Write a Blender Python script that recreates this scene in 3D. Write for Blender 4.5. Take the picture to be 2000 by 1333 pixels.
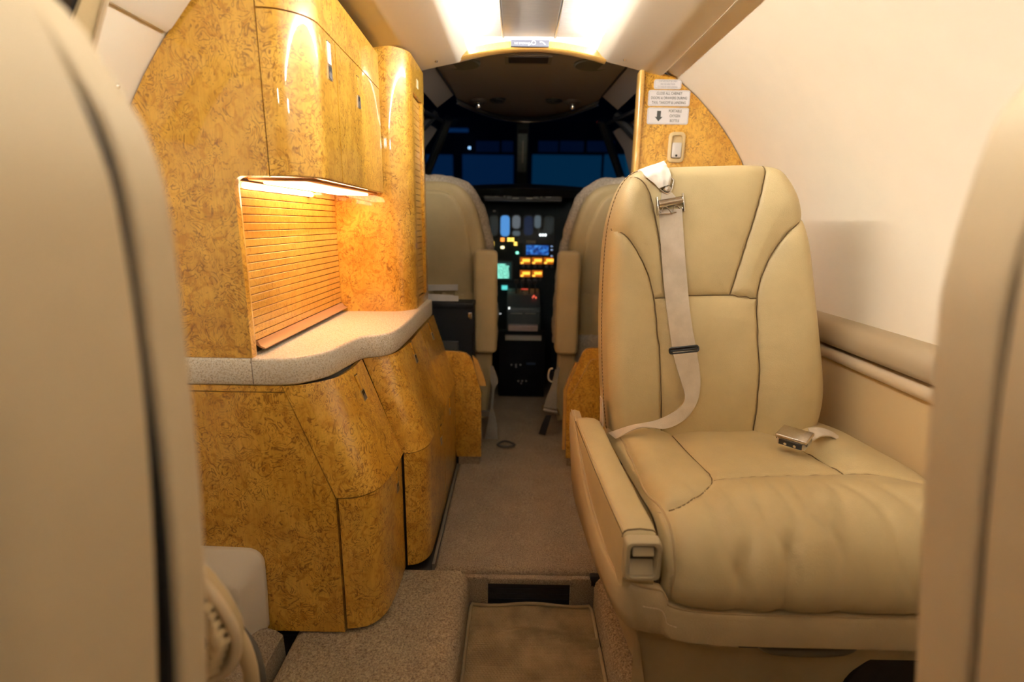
import bpy, bmesh, math, random
import numpy as np
from mathutils import Vector, Matrix

random.seed(7)
rng = np.random.default_rng(11)
scene = bpy.context.scene
col = scene.collection
for o in list(bpy.data.objects):
    bpy.data.objects.remove(o)

# ------------------------------------------------------------------ camera
FPX = 989.0
CAMLOC = np.array([0.0, 0.0, 0.87])

def nrm(v):
    v = np.array(v, float)
    return v / max(np.linalg.norm(v), 1e-12)

_Y = nrm((10, 231.5, -FPX))
_U = -nrm((-60, -4233, -FPX))
_U = nrm(_U - _U.dot(_Y) * _Y)
_X = np.cross(_Y, _U)
ROT = np.array([_X, _Y, _U])
cam = bpy.data.cameras.new('camera')
cam_o = bpy.data.objects.new('camera', cam)
col.objects.link(cam_o)
M4 = Matrix.Identity(4)
for i in range(3):
    for j in range(3):
        M4[i][j] = ROT[i][j]
M4.translation = Vector(CAMLOC)
cam_o.matrix_world = M4
cam.sensor_width = 36
cam.sensor_fit = 'HORIZONTAL'
cam.lens = 36 * FPX / 2000
cam.clip_start = 0.02
cam.clip_end = 60
cam.dof.use_dof = True
cam.dof.focus_distance = 1.15
cam.dof.aperture_fstop = 2.0
scene.camera = cam_o

# ------------------------------------------------------------------ world, exposure
world = bpy.data.worlds.new('night')
scene.world = world
world.use_nodes = True
world.node_tree.nodes['Background'].inputs[0].default_value = (0.004, 0.012, 0.035, 1)
world.node_tree.nodes['Background'].inputs[1].default_value = 0.25
scene.view_settings.view_transform = 'Standard'
scene.view_settings.look = 'None'
scene.view_settings.gamma = 1
scene.view_settings.use_curve_mapping = False
scene.view_settings.exposure = 0.82
COVE_STRENGTH = 130.0
GALLEY_STRENGTH = 8.0
FILL_WATTS = 3.0
scene.cycles.max_bounces = 8
scene.cycles.diffuse_bounces = 4
scene.cycles.glossy_bounces = 3
scene.cycles.transmission_bounces = 2
scene.cycles.transparent_max_bounces = 4
scene.cycles.caustics_reflective = False
scene.cycles.caustics_refractive = False
scene.cycles.sample_clamp_indirect = 6.0
scene.cycles.adaptive_threshold = 0.02

# ------------------------------------------------------------------ pixel helpers (photo frame 2000x1333 -> place)
def ray(px, py):
    return ROT @ np.array([px - 1000.0, -(py - 666.5), -FPX])
def aY(px, py, y):
    d = ray(px, py); return CAMLOC + d * (y - CAMLOC[1]) / d[1]
def aZ(px, py, z):
    d = ray(px, py); return CAMLOC + d * (z - CAMLOC[2]) / d[2]
def aX(px, py, x):
    d = ray(px, py); return CAMLOC + d * (x - CAMLOC[0]) / d[0]
def aP(px, py, o, n):
    d = ray(px, py); return CAMLOC + d * (np.dot(np.array(o) - CAMLOC, n) / np.dot(d, n))
def project(P):
    c = (np.asarray(P, float) - CAMLOC) @ ROT
    return np.stack([1000 + FPX * c[..., 0] / -c[..., 2], 666.5 - FPX * c[..., 1] / -c[..., 2]], -1)

# ------------------------------------------------------------------ object helpers
WL = {}
def tag(o, label=None, cat=None, group=None, kind=None):
    if label: o['label'] = label
    if cat: o['category'] = cat
    if group: o['group'] = group
    if kind: o['kind'] = kind
    return o

def thing(name, label, cat, loc, group=None, kind=None):
    o = bpy.data.objects.new(name, None)
    o.empty_display_size = 0.05
    col.objects.link(o)
    o.location = loc
    WL[o] = Vector(loc)
    return tag(o, label, cat, group, kind)

def make_mesh(name, verts, faces, mat, smooth=40, bevel=0, segs=2, weld=False):
    me = bpy.data.meshes.new(name)
    me.from_pydata([tuple(map(float, v)) for v in verts], [], [tuple(int(i) for i in f) for f in faces])
    bm = bmesh.new()
    bm.from_mesh(me)
    if weld:
        bmesh.ops.remove_doubles(bm, verts=bm.verts, dist=1e-5)
    bmesh.ops.recalc_face_normals(bm, faces=bm.faces)
    if bevel:
        es = [e for e in bm.edges if len(e.link_faces) == 2 and e.calc_face_angle(0) > 0.6]
        bmesh.ops.bevel(bm, geom=es, offset=bevel, segments=segs, profile=0.5, affect='EDGES', clamp_overlap=True)
    bm.to_mesh(me)
    bm.free()
    for p in me.polygons:
        p.use_smooth = smooth > 0
    if smooth > 0:
        me.set_sharp_from_angle(angle=math.radians(smooth))
    me.materials.append(mat)
    return me

def obj(name, vf, mat, parent=None, smooth=40, bevel=0, segs=2, weld=False, label=None, kind=None):
    me = make_mesh(name, vf[0], vf[1], mat, smooth, bevel, segs, weld)
    o = bpy.data.objects.new(name, me)
    col.objects.link(o)
    if parent is not None:
        o.parent = parent
        o.location = -WL[parent]
        WL[o] = Vector((0, 0, 0))
    else:
        co = np.array([v.co[:] for v in me.vertices])
        lo, hi = co.min(0), co.max(0)
        c = Vector(((lo[0] + hi[0]) / 2, (lo[1] + hi[1]) / 2, lo[2]))
        me.transform(Matrix.Translation(-c))
        o.location = c
        WL[o] = c.copy()
    return tag(o, label, None, None, kind)

def inst(name, me, M, parent):
    o = bpy.data.objects.new(name, me)
    col.objects.link(o)
    o.parent = parent
    o.matrix_basis = Matrix.Translation(-WL[parent]) @ M
    return o

THICK = []
def solid(o, t, d=(0, 0, -1), ang=40):
    """give an open sheet the thickness t towards the direction d (made real at the end)"""
    me = o.data
    nn = np.array([p.normal[:] for p in me.polygons]); ar = np.array([p.area for p in me.polygons])
    m = o.modifiers.new('thickness', 'SOLIDIFY')
    m.thickness = t
    m.offset = 1 if ((nn * ar[:, None]).sum(0) @ np.array(d, float)) > 0 else -1
    THICK.append((o, ang))
    return o

def apply_thickness():
    dg = bpy.context.evaluated_depsgraph_get()
    new = [(o, ang, bpy.data.meshes.new_from_object(o.evaluated_get(dg))) for o, ang in THICK]
    for o, ang, me in new:
        o.modifiers.clear()
        o.data = me
        for p in me.polygons: p.use_smooth = True
        me.set_sharp_from_angle(angle=math.radians(ang))

# ------------------------------------------------------------------ shape helpers -> (verts, faces)
def combine(*parts):
    V, F = [], []
    for v, f in parts:
        n = len(V)
        V += [tuple(p) for p in v]
        F += [tuple(i + n for i in q) for q in f]
    return V, F

def box(x0, x1, y0, y1, z0, z1):
    v = [(x0, y0, z0), (x1, y0, z0), (x1, y1, z0), (x0, y1, z0), (x0, y0, z1), (x1, y0, z1), (x1, y1, z1), (x0, y1, z1)]
    f = [(0, 3, 2, 1), (4, 5, 6, 7), (0, 1, 5, 4), (1, 2, 6, 5), (2, 3, 7, 6), (3, 0, 4, 7)]
    return v, f

def obox(c, A, B, N, a, b, n):
    """box centred at c with half sizes a, b, n along the axes A, B, N"""
    c, A, B, N = map(np.array, (c, A, B, N))
    v = []
    for s in (-1, 1):
        for (i, j) in ((-1, -1), (1, -1), (1, 1), (-1, 1)):
            v.append(c + A * a * i + B * b * j + N * n * s)
    return v, [(0, 3, 2, 1), (4, 5, 6, 7), (0, 1, 5, 4), (1, 2, 6, 5), (2, 3, 7, 6), (3, 0, 4, 7)]

def grid(secs, cu=False, cap0=False, cap1=False):
    S = [list(s) for s in secs]
    n = len(S[0]); V = [p for s in S for p in s]; F = []
    m = n if cu else n - 1
    for i in range(len(S) - 1):
        for j in range(m):
            k = (j + 1) % n
            F.append((i * n + j, i * n + k, (i + 1) * n + k, (i + 1) * n + j))
    if cap0: F.append(tuple(range(n))[::-1])
    if cap1: F.append(tuple((len(S) - 1) * n + j for j in range(n)))
    return V, F

def prism(poly, fn, d0, d1):
    """poly of (a, b), fn(a, b, d) -> point"""
    return grid([[fn(a, b, d0) for a, b in poly], [fn(a, b, d1) for a, b in poly]], True, True, True)

XZ = lambda a, b, d: (a, d, b)
XY = lambda a, b, d: (a, b, d)
YZ = lambda a, b, d: (d, a, b)

def tube(path, r, n=8, closed=False):
    P = [np.array(p, float) for p in path]
    if not hasattr(r, '__len__'):
        Q = [P[0]]
        for p in P[1:]:
            if np.linalg.norm(p - Q[-1]) > 1e-5: Q.append(p)
        P = Q
    m = len(P); secs = []
    up = np.array([0.0, 0.0, 1.0]); prev = None
    for i in range(m):
        if closed: t = nrm(P[(i + 1) % m] - P[i - 1])
        else: t = nrm(P[min(i + 1, m - 1)] - P[max(i - 1, 0)])
        if prev is None:
            a = np.cross(t, up)
            if np.linalg.norm(a) < 1e-3: a = np.cross(t, np.array([1.0, 0, 0]))
        else:
            a = prev - t * prev.dot(t)
        a = nrm(a); prev = a; b = np.cross(t, a)
        rr = r[i] if hasattr(r, '__len__') else r
        secs.append([P[i] + rr * (math.cos(2 * math.pi * k / n) * a + math.sin(2 * math.pi * k / n) * b) for k in range(n)])
    if closed: secs.append(secs[0])
    return grid(secs, True, not closed, not closed)

def ribbon(E1, E2, t, nrm_hint=(0, -1, 0), n=None):
    """band between two edge lines, thickness t"""
    E1 = [np.array(p, float) for p in E1]; E2 = [np.array(p, float) for p in E2]
    if n: E1, E2 = resample(smooth_pts(E1), n), resample(smooth_pts(E2), n)
    secs = []; prev = np.array(nrm_hint, float)
    for i in range(len(E1)):
        j0, j1 = max(i - 1, 0), min(i + 1, len(E1) - 1)
        T = (E1[j1] + E2[j1] - E1[j0] - E2[j0]); W = E2[i] - E1[i]
        N = np.cross(T, W); N = nrm(N) if np.linalg.norm(N) > 1e-9 else prev
        if N.dot(prev) < 0: N = -N
        prev = N
        secs.append([E1[i] + N * t / 2, E2[i] + N * t / 2, E2[i] - N * t / 2, E1[i] - N * t / 2])
    return grid(secs, True, True, True)

def smooth_pts(P, k=8, closed=False):
    P = [np.array(p, float) for p in P]; out = []; n = len(P)
    rngi = range(n) if closed else range(n - 1)
    for i in rngi:
        if closed: p0, p1, p2, p3 = P[i - 1], P[i], P[(i + 1) % n], P[(i + 2) % n]
        else: p0, p1, p2, p3 = P[max(i - 1, 0)], P[i], P[i + 1], P[min(i + 2, n - 1)]
        for j in range(k):
            t = j / k
            out.append(0.5 * ((2 * p1) + (-p0 + p2) * t + (2 * p0 - 5 * p1 + 4 * p2 - p3) * t * t + (-p0 + 3 * p1 - 3 * p2 + p3) * t ** 3))
    if not closed: out.append(P[-1])
    return out

def resample(P, n, closed=False):
    P = np.array(P, float)
    if closed: P = np.vstack([P, P[:1]])
    L = np.r_[0, np.cumsum(np.linalg.norm(np.diff(P, axis=0), axis=1))]
    s = np.linspace(0, L[-1], n + 1)[:-1] if closed else np.linspace(0, L[-1], n)
    return [np.array([np.interp(x, L, P[:, k]) for k in range(P.shape[1])]) for x in s]

def arc(cx, cy, r, a0, a1, n=8):
    return [(cx + r * math.cos(math.radians(a0 + (a1 - a0) * i / n)), cy + r * math.sin(math.radians(a0 + (a1 - a0) * i / n))) for i in range(n + 1)]

def rrect(x0, x1, y0, y1, r, n=5):
    return arc(x1 - r, y0 + r, r, -90, 0, n) + arc(x1 - r, y1 - r, r, 0, 90, n) + arc(x0 + r, y1 - r, r, 90, 180, n) + arc(x0 + r, y0 + r, r, 180, 270, n)

def inset_poly(poly, d):
    P = np.array(poly, float); n = len(P)
    area = 0.5 * np.sum(P[:, 0] * np.roll(P[:, 1], -1) - np.roll(P[:, 0], -1) * P[:, 1])
    out = []
    for i in range(n):
        e = P[(i + 1) % n] - P[i - 1]; e = e / (np.linalg.norm(e) + 1e-12)
        nn = np.array([-e[1], e[0]]) * (1 if area > 0 else -1)
        out.append(P[i] + nn * d)
    return out

def pad(poly, fn, t, r, crown=0.0, k=5, back_r=0.0):
    """rounded cushion: outline poly (a, b); fn(a, b, d), front at d = 0, back at d = t"""
    secs = []
    core = inset_poly(poly, r)
    c = np.mean(core, 0)
    for s in (0.25, 0.5, 0.75):
        secs.append([fn(*(c + (p - c) * s), -crown * (1 - s * s)) for p in core])
    for i in range(k + 1):
        th = math.pi / 2 * i / k
        secs.append([fn(*p, r * (1 - math.cos(th))) for p in inset_poly(poly, r * (1 - math.sin(th)))])
    if back_r:
        for i in range(k + 1):
            th = math.pi / 2 * i / k
            secs.append([fn(*p, t - back_r * (1 - math.sin(th))) for p in inset_poly(poly, back_r * (1 - math.cos(th)))])
    else:
        secs.append([fn(*p, t) for p in poly])
    return grid(secs, True, True, True)

def lathe(prof, c, A, B, N, n=20, cap=True):
    c, A, B, N = map(np.array, (c, A, B, N))
    return grid([[c + N * h + r * (math.cos(2 * math.pi * k / n) * A + math.sin(2 * math.pi * k / n) * B) for k in range(n)] for r, h in prof], True, cap, cap)

def seg_dist(P, line):
    P = np.asarray(P, float); best = np.full(P.shape[:-1], 1e9)
    for a, b in zip(line[:-1], line[1:]):
        a = np.array(a, float); b = np.array(b, float); ab = b - a
        t = np.clip(((P - a) @ ab) / (ab @ ab + 1e-15), 0, 1)
        best = np.minimum(best, np.linalg.norm(P - (a + t[..., None] * ab), axis=-1))
    return best

def text_mesh(s, size, c, A, B, lift, mat, parent, name='lettering', align='CENTER', width=None):
    cu = bpy.data.curves.new('t', 'FONT')
    cu.body = s; cu.size = size; cu.align_x = align; cu.align_y = 'CENTER'; cu.extrude = 0.0002
    to = bpy.data.objects.new('t', cu)
    col.objects.link(to)
    bpy.context.view_layer.update()
    me = bpy.data.meshes.new_from_object(to.evaluated_get(bpy.context.evaluated_depsgraph_get()))
    bpy.data.objects.remove(to)
    if width:
        xs = [v.co.x for v in me.vertices]; k = width / max(max(xs) - min(xs), 1e-6)
        me.transform(Matrix.Diagonal((k, 1, 1, 1)))
    A, B = np.array(A), np.array(B); N = np.cross(A, B)
    M = Matrix(((A[0], B[0], N[0], c[0] + N[0] * lift), (A[1], B[1], N[1], c[1] + N[1] * lift), (A[2], B[2], N[2], c[2] + N[2] * lift), (0, 0, 0, 1)))
    me.transform(M)
    me.materials.clear(); me.materials.append(mat); me.name = name
    o = bpy.data.objects.new(name, me); col.objects.link(o)
    o.parent = parent; o.location = -WL[parent]; WL[o] = Vector((0, 0, 0))
    return o

# ------------------------------------------------------------------ materials
class NT:
    def __init__(self, name):
        self.m = bpy.data.materials.new(name); self.m.use_nodes = True
        self.t = self.m.node_tree; self.b = self.t.nodes['Principled BSDF']
    def n(self, kind, **kw):
        x = self.t.nodes.new(kind)
        for k, v in kw.items(): setattr(x, k, v)
        return x
    def l(self, a, b): self.t.links.new(a, b)
    def setb(self, **kw):
        for k, v in kw.items(): self.b.inputs[k.replace('_', ' ')].default_value = v
        return self
    def pos(self, scale=(1, 1, 1)):
        g = self.n('ShaderNodeNewGeometry'); mp = self.n('ShaderNodeMapping')
        mp.inputs['Scale'].default_value = scale
        self.l(g.outputs['Position'], mp.inputs['Vector']); return mp.outputs[0]
    def noise(self, vec, scale, detail=3, rough=.5, dist=0.0):
        x = self.n('ShaderNodeTexNoise')
        x.inputs['Scale'].default_value = scale; x.inputs['Detail'].default_value = detail
        x.inputs['Roughness'].default_value = rough; x.inputs['Distortion'].default_value = dist
        self.l(vec, x.inputs['Vector']); return x.outputs['Fac']
    def ramp(self, fac, stops):
        x = self.n('ShaderNodeValToRGB'); cr = x.color_ramp
        while len(cr.elements) < len(stops): cr.elements.new(0.5)
        for e, (p, c) in zip(cr.elements, stops):
            e.position = p; e.color = (*c, 1) if len(c) == 3 else c
        self.l(fac, x.inputs['Fac']); return x.outputs['Color']
    def mix(self, f, a, b, mode='MIX'):
        x = self.n('ShaderNodeMix', data_type='RGBA', blend_type=mode)
        if isinstance(f, (int, float)): x.inputs[0].default_value = f
        else: self.l(f, x.inputs[0])
        for i, c in ((6, a), (7, b)):
            if isinstance(c, tuple): x.inputs[i].default_value = (*c, 1)
            else: self.l(c, x.inputs[i])
        return x.outputs[2]
    def math(self, op, a, b=None):
        x = self.n('ShaderNodeMath', operation=op)
        for i, c in ((0, a), (1, b)):
            if c is None: continue
            if isinstance(c, (int, float)): x.inputs[i].default_value = c
            else: self.l(c, x.inputs[i])
        return x.outputs[0]
    def bump(self, h, strength, dist=0.001):
        x = self.n('ShaderNodeBump'); x.inputs['Strength'].default_value = strength; x.inputs['Distance'].default_value = dist
        self.l(h, x.inputs['Height']); self.l(x.outputs[0], self.b.inputs['Normal'])
    def color(self, c): self.l(c, self.b.inputs['Base Color'])

def plain(name, c, rough=.5, metal=0.0, coat=0.0, noise=0.0, nscale=60, bump=0.0, bscale=400, spec=.5):
    t = NT(name); t.setb(Roughness=rough, Metallic=metal, Coat_Weight=coat, Specular_IOR_Level=spec)
    t.b.inputs['Base Color'].default_value = (*c, 1)
    p = None
    if noise:
        p = t.pos(); f = t.noise(p, nscale, 3)
        t.color(t.ramp(f, [(.25, tuple(x * (1 - noise) for x in c)), (.75, tuple(min(1, x * (1 + noise)) for x in c))]))
    if bump:
        p = p or t.pos(); t.bump(t.noise(p, bscale, 3, .6), bump)
    return t.m

def glow(name, c, s, base=(0.02, 0.02, 0.02), lamp=False):
    t = NT(name)
    t.m.cycles.emission_sampling = 'AUTO' if lamp else 'NONE'
    t.b.inputs['Base Color'].default_value = (*base, 1)
    t.b.inputs['Emission Color'].default_value = (*c, 1); t.b.inputs['Emission Strength'].default_value = s
    return t.m

def burl(name, light, mid, dark, sc=1.0, coat=1.0, k=1.0):
    t = NT(name)
    p = t.pos((1, 1, .85)); fine = t.pos((1, 1, .07))
    broad = t.noise(p, 12 * sc, 3, .6, .8)
    c = t.ramp(broad, [(.34, tuple(.55 * m_ + .45 * l_ for m_, l_ in zip(mid, light))), (.58, light)])
    blot = t.ramp(t.noise(p, 30 * sc, 3, .6, 2.6), [(.50, (0, 0, 0)), (.64, (1, 1, 1))])
    c = t.mix(t.math('MULTIPLY', blot, .80 * k), c, mid)
    worm = t.noise(p, 21 * sc, 2, .5, 2.4)
    ln = t.math('PINGPONG', t.math('MULTIPLY', worm, 8.0), .5)
    lnm = t.ramp(ln, [(.02, (1, 1, 1)), (.17, (0, 0, 0))])
    mask = t.ramp(t.noise(p, 15 * sc, 3, .65, 1.2), [(.40, (0, 0, 0)), (.53, (1, 1, 1))])
    c = t.mix(t.math('MULTIPLY', t.math('MULTIPLY', lnm, mask), .78 * k), c, dark)
    spk = t.ramp(t.noise(p, 85 * sc, 2, .5, 1.6), [(.62, (0, 0, 0)), (.72, (1, 1, 1))])
    c = t.mix(t.math('MULTIPLY', spk, .75 * k), c, dark)
    gr = t.ramp(t.noise(fine, 420 * sc, 2, .5), [(.35, (.80, .78, .72)), (.65, (1, 1, 1))])
    c = t.mix(.6, c, gr, 'MULTIPLY')
    t.color(c)
    t.setb(Roughness=.32, Coat_Weight=coat, Coat_Roughness=.03, Coat_IOR=1.6, Specular_IOR_Level=.35)
    return t.m

WOOD = burl('burl_maple', (.83, .47, .070), (.56, .255, .022), (.22, .076, .007))
WOOD_EDGE = burl('maple_edging', (.78, .47, .13), (.68, .36, .08), (.48, .22, .04), 1.6, 1.0, .4)
TAMBOUR = burl('tambour_maple', (.80, .45, .09), (.64, .31, .045), (.34, .13, .016), 1.2, .7, .6)
DARKGAP = plain('dark_cavity', (.018, .011, .006), .8)
BLACK = plain('black_plastic', (.012, .012, .013), .45)
RUBBER = plain('black_rubber', (.010, .010, .011), .7)

def leather(name, c, dark=.86, rough=.42, bump=.25):
    t = NT(name); p = t.pos()
    f = t.noise(p, 9, 4, .55)
    col0 = t.ramp(f, [(.3, tuple(x * dark for x in c)), (.7, c)])
    t.color(col0)
    v = t.n('ShaderNodeTexVoronoi'); v.inputs['Scale'].default_value = 520
    t.l(p, v.inputs['Vector'])
    h = t.math('ADD', v.outputs['Distance'], t.math('MULTIPLY', t.noise(p, 90, 4, .6), 1.6))
    t.bump(h, bump, .0012)
    t.setb(Roughness=rough, Specular_IOR_Level=.42)
    return t.m

LEATHER = leather('cream_leather', (.64, .50, .265))
LEATHER_DIM = leather('tan_leather', (.60, .455, .25), .82, .5)
LEATHER_SHELL = leather('seat_shell_leather', (.66, .52, .33), .92, .5, .18)
PIPING = plain('leather_piping', (.50, .36, .19), .5)
THREAD = plain('tan_thread', (.62, .48, .30), .8)
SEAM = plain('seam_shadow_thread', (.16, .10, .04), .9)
WALL = plain('cream_wall_vinyl', (.82, .72, .57), .62, noise=.02, nscale=14, bump=.06, bscale=500)
VAL = plain('cream_valance', (.80, .71, .58), .55, bump=.08, bscale=420)
SIDEPANEL = plain('tan_side_panel', (.62, .45, .235), .6, bump=.08, bscale=420)
RAILMAT = plain('tan_rail_vinyl', (.37, .275, .165), .5, bump=.1, bscale=420)
TRIMMAT = plain('pale_tan_trim', (.62, .48, .31), .5)

def carpet(name, c1, c2, scale=330, strength=.9, row=None):
    t = NT(name); p = t.pos()
    a = t.noise(p, scale, 3, .65); b = t.noise(p, 11, 3, .5)
    base = t.ramp(a, [(.30, c1), (.68, c2)])
    t.color(t.mix(.5, base, t.ramp(b, [(.3, (.72, .70, .68)), (.7, (1.1, 1.06, 1.0))]), 'MULTIPLY'))
    t.bump(a, strength, .006)
    t.setb(Roughness=.95, Specular_IOR_Level=.1, Sheen_Weight=.15)
    return t.m

CARPET = carpet('taupe_carpet', (.19, .125, .078), (.53, .42, .275))
CARPET2 = carpet('looped_taupe_carpet', (.19, .125, .07), (.60, .475, .29), 240, 1.0)

def runner_mat():
    t = NT('woven_runner'); p = t.pos()
    f = t.noise(p, 500, 2, .6)
    c = t.ramp(t.noise(p, 18, 3), [(.3, (.21, .145, .072)), (.7, (.32, .225, .112))])
    t.color(t.mix(.6, c, t.ramp(f, [(.3, (.7, .68, .62)), (.7, (1, 1, 1))]), 'MULTIPLY'))
    t.bump(f, .5, .002)
    t.setb(Roughness=.9, Specular_IOR_Level=.15)
    return t.m
RUNNER = runner_mat()

def stone():
    t = NT('speckled_worktop'); p = t.pos()
    v = t.noise(p, 300, 2, .5); d = t.noise(p, 420, 2, .6)
    c = t.ramp(v, [(.34, (.64, .56, .43)), (.50, (.88, .83, .72)), (.66, (.94, .91, .84))])
    c = t.mix(t.ramp(d, [(.60, (0, 0, 0)), (.68, (.8, .8, .8))]), c, (.20, .14, .08))
    t.color(c); t.setb(Roughness=.32, Specular_IOR_Level=.5)
    return t.m
STONE = stone()

def brushed(name, c, rough, axis, metal=.55):
    t = NT(name); p = t.pos(axis)
    f = t.noise(p, 30, 3, .6)
    t.color(t.ramp(f, [(.3, tuple(x * .90 for x in c)), (.7, c)]))
    t.bump(f, .12, .0008)
    t.setb(Metallic=metal, Roughness=rough)
    return t.m
CEILMETAL = brushed('brushed_ceiling_metal', (.80, .75, .70), .42, (1, 14, 1))
CEILSIDE = brushed('satin_ceiling_panel', (.90, .88, .86), .5, (1, 6, 1), .1)
CHROME = plain('chrome', (.75, .73, .70), .12, 1.0)
SATIN = plain('satin_steel', (.62, .58, .53), .30, 1.0)
NICKEL = plain('brushed_nickel', (.58, .52, .45), .24, 1.0, noise=.1, nscale=200)
WEBBING = NT('belt_webbing')
_p = WEBBING.pos((1, 1, .25)); _f = WEBBING.noise(_p, 800, 2)
WEBBING.color(WEBBING.ramp(WEBBING.noise(WEBBING.pos(), 30, 3), [(.3, (.58, .49, .38)), (.7, (.70, .60, .48))]))
WEBBING.bump(_f, .5, .001); WEBBING.setb(Roughness=.75, Specular_IOR_Level=.25)
WEBBING = WEBBING.m
WEBGREY = plain('grey_webbing', (.33, .30, .25), .8, noise=.12, nscale=200)
WHITECLOTH = plain('white_cloth', (.84, .79, .70), .85, noise=.04, nscale=60, bump=.2, bscale=600)
PLACARD = plain('placard_white', (.78, .75, .75), .4)
INK = plain('placard_ink', (.06, .065, .06), .6)
INKGREY = plain('placard_grey_ink', (.42, .40, .41), .6)
PAPER = plain('paper', (.80, .76, .72), .7)
SHEEP = NT('sheepskin')
_p = SHEEP.pos(); _f = SHEEP.noise(_p, 120, 4, .7)
SHEEP.color(SHEEP.ramp(_f, [(.3, (.42, .34, .25)), (.65, (.72, .62, .49))])); SHEEP.bump(_f, 1.0, .008)
SHEEP.setb(Roughness=1.0, Specular_IOR_Level=.05); SHEEP = SHEEP.m
GREYPLASTIC = plain('warm_grey_plastic', (.80, .73, .61), .5, bump=.1, bscale=600)
TANPLASTIC = plain('tan_plastic', (.46, .37, .22), .45)
HANDLEBONE = plain('bone_plastic', (.66, .50, .26), .4)
CK_DARK = plain('cockpit_dark', (.022, .025, .028), .6)
CK_HEAD = plain('cockpit_headliner', (.23, .195, .175), .7, bump=.15, bscale=400)
CK_PANEL = plain('cockpit_side_trim', (.28, .24, .22), .6, bump=.1, bscale=400)
INSTR = plain('instrument_panel_grey', (.016, .023, .026), .7, spec=.2)

# ================================================================== THE SETTING
CX, CZ, RAD = 0.03, 0.65, 0.80
YB, YBULK = -1.5, 1.70          # rear bulkhead, front bulkhead
def half(z):
    if z >= CZ: return math.sqrt(max(RAD * RAD - (z - CZ) ** 2, 0))
    return RAD

def skin(side, z): return CX + side * half(z)

zs = [-.12, 0, .12, .24, .36, .48, .58] + [CZ + RAD * math.sin(math.radians(a)) for a in range(0, 76, 5)]
ys = [YB + (YBULK + .04 - YB) * i / 12 for i in range(13)]
for nm, s in (('wall_left', -1), ('wall_right', 1)):
    o = obj(nm, grid([[(skin(s, z), y, z) for z in zs] for y in ys]), WALL, smooth=60, kind='structure')
    tag(o, 'cream curved cabin wall on the galley side' if s < 0 else 'cream curved cabin wall behind the big leather seat', 'wall')
    solid(o, .03, (s, 0, .5))
o = obj('wall_back', box(CX - .82, CX + .82, YB - .04, YB, -.12, 1.5), burl('dark_rear_wood', (.30, .15, .03), (.20, .09, .015), (.08, .03, .004), .6, .5), kind='structure')
tag(o, 'dark wood bulkhead closing the rear of the cabin', 'wall')

# floor levels
o = obj('floor', box(CX - .82, CX + .82, YB, 3.3, -.14, -.105), CARPET, kind='structure')
tag(o, 'low carpeted aisle floor of the cabin', 'floor')

# entry platform: carpet with slightly rolled front edge
def slab(x0, x1, y0, y1, z0, z1, r, left=False, right=False, front=False, pile=None, step=.0028, amp=.0016):
    """carpeted slab with rounded edges on the chosen sides; within the pile range (ya, yb) the tufts are real relief"""
    ya, yb = pile or (y0, y0)
    xs = np.arange(x0, x1, step) if pile else np.linspace(x0, x1, 16)
    xs = np.unique(np.round(np.r_[xs, x0, x1, [x0 + r * k for k in (.1, .3, .6, 1)] if left else [], [x1 - r * k for k in (.1, .3, .6, 1)] if right else []], 5))
    yy = np.r_[np.linspace(y0, ya, 16), np.arange(ya, yb, step) if pile else [], np.linspace(yb, y1, 16)]
    yy = np.unique(np.round(np.r_[yy, [y0 + r * k for k in (.1, .3, .6, 1)] if front else []], 5))
    X, Y = np.meshgrid(xs, yy)
    e = np.full(X.shape, 1.0)
    if left: e = np.minimum(e, X - x0)
    if right: e = np.minimum(e, x1 - X)
    if front: e = np.minimum(e, Y - y0)
    d = np.where(e >= r, 0, r - np.sqrt(np.maximum(r * r - (r - np.minimum(e, r)) ** 2, 0)))
    nz = rng.uniform(-1, 1, X.shape)
    nz = (nz + .5 * (np.roll(nz, 1, 0) + np.roll(nz, 1, 1))) * ((Y >= ya) & (Y <= yb) if pile else 0)
    Z = z1 - d + .0012 * np.sin(X * 37 + Y * 21) * np.sin(Y * 31 - X * 11) + amp * .6 * nz - amp
    secs = [[(xs[0], yy[j], z0)] + [(X[j, i], Y[j, i], Z[j, i]) for i in range(len(xs))] + [(xs[-1], yy[j], z0)] for j in range(len(yy))]
    return grid(secs, False, True, True)

o = obj('floor', slab(-.20, .62, 1.13, 3.3, -.105, .005, .014, left=True, front=True, pile=(1.145, 1.80), step=.0036, amp=.0013), CARPET, smooth=60, kind='structure')
tag(o, 'taupe carpeted platform leading into the cockpit', 'floor')
obj('subfloor', box(-.78, -.207, .93, 3.3, -.105, -.02), DARKGAP, o)
obj('subfloor', box(.60, .80, 1.2, 3.3, -.105, -.02), DARKGAP, o)
obj('edge_strip', box(-.206, -.199, 1.14, 1.70, -.10, .008), plain('grey_edge_strip', (.16, .14, .11), .6), o)
obj('nosing', box(-.19, -.125, 1.122, 1.14, -.022, -.006), RUBBER, o, bevel=.003)
obj('nosing', box(.20, .27, 1.118, 1.14, -.035, -.004), RUBBER, o, bevel=.003)
for x0, x1 in ((-.125, -.060), (.150, .215)):
    obj('riser', box(x0, x1, 1.118, 1.135, -.105, -.012), CARPET, o, bevel=.006)
v = obj('air_vent', box(-.062, .152, 1.1255, 1.1295, -.10, -.02), BLACK, o)
for i in range(5):
    obj('vent_fin', box(-.06, .15, 1.1225, 1.1257, -.094 + i * .015, -.0932 + i * .015), RUBBER, v)
obj('vent_hood', box(-.064, .154, 1.114, 1.16, -.030, -.012), CARPET, o, bevel=.006)

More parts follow.
